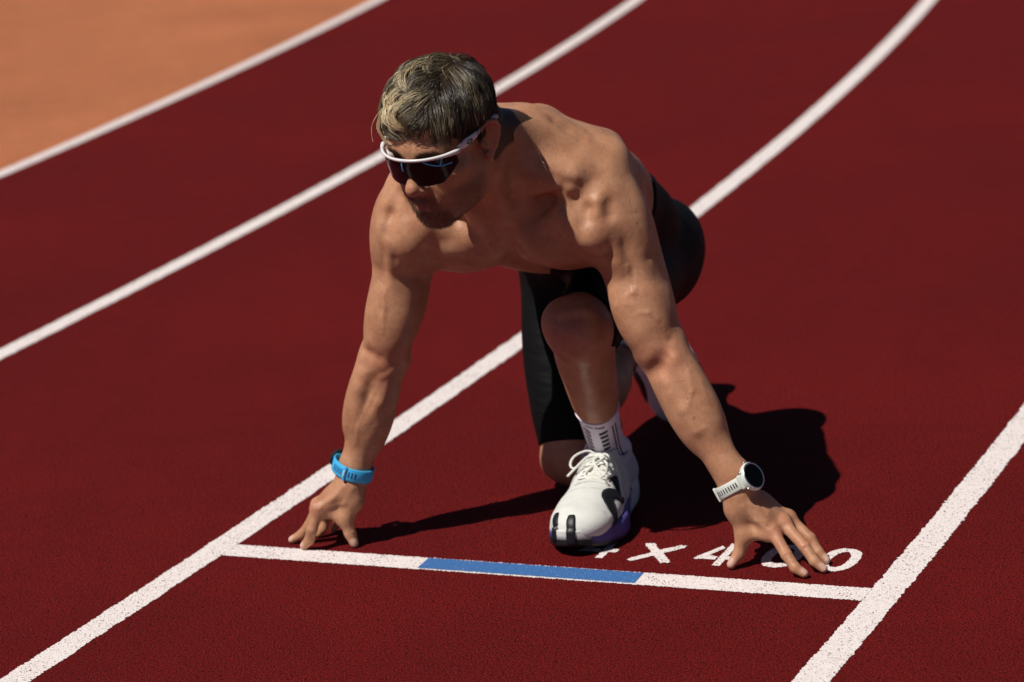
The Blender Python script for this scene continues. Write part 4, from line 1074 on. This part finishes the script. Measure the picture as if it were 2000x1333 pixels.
# ------------------------------------------------------------------ watches
def wrist_ring(c, ax, e1, loose=.001, n=72):
    ax = nrm(ax); e1 = nrm(e1 - (e1 @ ax) * ax); e2 = np.cross(ax, e1); out = []
    for k in range(n):
        w = 2 * math.pi * k / n; d = e1 * math.cos(w) + e2 * math.sin(w); tt = np.linspace(.008, .06, 105)
        fv = field(P_arm + P_hand, c + d * tt[:, None]); i = int(np.argmax(fv > 0)); out.append(tt[i] + loose)
    r = np.array(out); 
    for _ in range(3): r = (np.roll(r, 1) + r + np.roll(r, -1)) / 3
    return r, e1, e2
def strap_mb(c, ax, r, e1, e2, half, th, gap=None):
    M = MB(); n = len(r); V_ = []
    for k in range(n):
        w = 2 * math.pi * k / n; d = e1 * math.cos(w) + e2 * math.sin(w); hf = half(w)
        for h_, e in ((-1, .0), (-1, .7), (-.85, 1), (.85, 1), (1, .7), (1, 0)): V_.append(c + ax * hf * h_ + d * (r[k] + e * th))
    Q = []
    for k in range(n):
        l = (k + 1) % n
        for x in range(6): y = (x + 1) % 6; Q.append((k * 6 + x, l * 6 + x, l * 6 + y, k * 6 + y))
    return M.add(V_, Q)
M_strapw = plain('white_silicone', (.66, .69, .64), .5, .4, bump=(60, .1, .001)); M_strapb = plain('blue_silicone', (.05, .44, .82), .5, .4)
M_hole = plain('dark_slot', (.015, .015, .02), .7, .2); M_steel = plain('satin_steel', (.7, .7, .7), .3, .5, metal=1); M_glass = plain('watch_glass', (.002, .002, .002), .12, .12)
M_holeb = plain('deep_blue_slot', (.03, .05, .22), .6, .3)
def ring_slots(name, c, ax, r, e1, e2, angs, mat, parent, th, hw=.0011, hl=.0042, first=[None]):
    o0 = None
    for w in angs:
        i = (w / (2 * math.pi) * len(r)) % len(r); rr = np.interp(i, range(len(r) + 1), np.r_[r, r[:1]])
        d = e1 * math.cos(w) + e2 * math.sin(w); tn = np.cross(ax, d)
        v, q = rbox(c + d * (rr + th), np.stack([tn, ax, d], 1), (hw, hl, .0006), .45, 2); MB().add(v, q).build(name, mat, parent)
# left wrist: white watch
axL = nrm(ELL_ - WRL); cW = V(.345, 4.237, .146) - axL * .008
vt = nrm(V(-.08, -.966, .25)); e1 = nrm(vt - (vt @ axL) * axL); e2 = np.cross(axL, e1); e2 = e2 if e2[0] > 0 else -e2
nW = nrm(e1 * math.cos(math.radians(51)) + e2 * math.sin(math.radians(51)))
wl_ = empty('wristwatch', cW, 'white sports watch with a round black face on the wrist beside the painted digits', 'watch')
r, a1, a2 = wrist_ring(cW, axL, nW, .0012)
strap_mb(cW, axL, r, a1, a2, lambda w: .0112 - .0012 * abs(math.sin(w)) + .0 * w, .0032).build('strap', M_strapw, wl_)
cc = cW + nW * (r[0] + .006); FX = np.stack([np.cross(axL, nW), axL, nW], 1)
def disc(c, Fm, prof, n=48):
    V_ = []; 
    for (rr, z) in prof:
        for k in range(n): w = 2 * math.pi * k / n; V_.append(c + Fm @ V(rr * math.cos(w), rr * math.sin(w), z))
    Q = [(i * n + k, i * n + (k + 1) % n, (i + 1) * n + (k + 1) % n, (i + 1) * n + k) for i in range(len(prof) - 1) for k in range(n)]
    return MB().add(V_, Q)
FX = FX * 1.08
case = disc(cc, FX, [(.0, -.006), (.017, -.006), (.0205, -.004), (.0222, .0), (.0222, .0035), (.0212, .0055)]).build('case', M_strapw, wl_)
disc(cc, FX, [(.0212, .0055), (.0208, .0064), (.0192, .0064), (.0186, .0058)]).build('bezel', M_steel, wl_)
disc(cc, FX, [(.0188, .0060), (.010, .0064), (.0001, .0065)]).build('screen', M_glass, wl_)
for w in (35, 90, 145, 215, 325):
    d = FX @ V(math.cos(math.radians(w)), math.sin(math.radians(w)), 0)
    v, q = tube([cc + d * .0215, cc + d * .0246], .0022 if w < 200 else .002, 10); MB().add(v, q).build('button', M_steel, wl_)
for s in (1, -1):
    tv = FX[:, 0] * s; v, q = rbox(cc + tv * .0205 - nW * .004, FX, (.005, .0112, .0034), .35); MB().add(v, q).build('lug', M_strapw, wl_)
sgn = 1 if a2 @ e1 > 0 else -1     # slots run towards the camera side of the band
angs = [sgn * math.radians(w) for w in np.arange(64, 148, 8.5)]
ring_slots('strap_slot', cW, axL, r, a1, a2, angs[:9], M_hole, wl_, .0032)
w = sgn * math.radians(158); d = a1 * math.cos(w) + a2 * math.sin(w); i = int(round((w / (2 * math.pi) * len(r)) % len(r))) % len(r)
v, q = rbox(cW + d * (r[i] + .0045), np.stack([np.cross(axL, d), axL, d], 1), (.0035, .0125, .0022), .4); MB().add(v, q).build('keeper', M_strapw, wl_)
# right wrist: blue band
axR = nrm(ELR - WRR); cR = WRR + axR * .018 + V(-.002, 0, 0)
nR = nrm(V(-.62, .74, .15)); nR = nrm(nR - (nR @ axR) * axR)
wr_ = empty('wristwatch', cR, 'bright blue silicone watch band with a white buckle pin, loose on the wrist', 'watch')
r, a1, a2 = wrist_ring(cR, axR, nR, .0016); r = r * 1.02
nn2 = len(r); r = r + .006 * np.exp(-(((np.arange(nn2) + nn2 / 2) % nn2 - nn2 / 2) / nn2 * 2 * math.pi / .9) ** 2)
tilt = nrm(axR + .16 * nR)
strap_mb(cR, axR, r, a1, a2, lambda w: .0115, .0032).build('strap', M_strapb, wr_)
ccR = cR + nR * (r[0] + .005); FR = np.stack([np.cross(axR, nR), axR, nR], 1)
FR = FR * .82
disc(ccR, FR, [(.0, -.005), (.016, -.005), (.0195, -.003), (.0205, .0), (.0200, .0045), (.0185, .0055)]).build('case', M_hole, wr_)
disc(ccR, FR, [(.0185, .0055), (.010, .006), (.0001, .006)]).build('screen', M_glass, wr_)
vv_ = nrm(V(.05, -.966, .25)); sg = 1 if a2 @ vv_ > 0 else -1
ring_slots('strap_slot', cR, axR, r, a1, a2, [sg * math.radians(w) for w in (62, 71, 80, 89, 98)], M_holeb, wr_, .0032, .0012, .0052)
w = sg * math.radians(112); d = a1 * math.cos(w) + a2 * math.sin(w); i = int(round((w / (2 * math.pi) * nn2) % nn2)) % nn2; Fk = np.stack([np.cross(axR, d), axR, d], 1)
v, q = rbox(cR + d * (r[i] + .0042), Fk, (.0030, .0128, .0016), .4); MB().add(v, q).build('keeper', M_strapb, wr_)
v, q = rbox(cR + d * (r[i] + .0062), Fk, (.0011, .0060, .0010), .4); MB().add(v, q).build('buckle_pin', plain('white_pin', (.8, .8, .78), .4), wr_)
ring_slots('strap_slot', cR, axR, r, a1, a2, [sg * math.radians(w) for w in (126, 136, 146)], M_holeb, wr_, .0032, .0012, .0052)
print('total', round(time.time() - T0, 1))
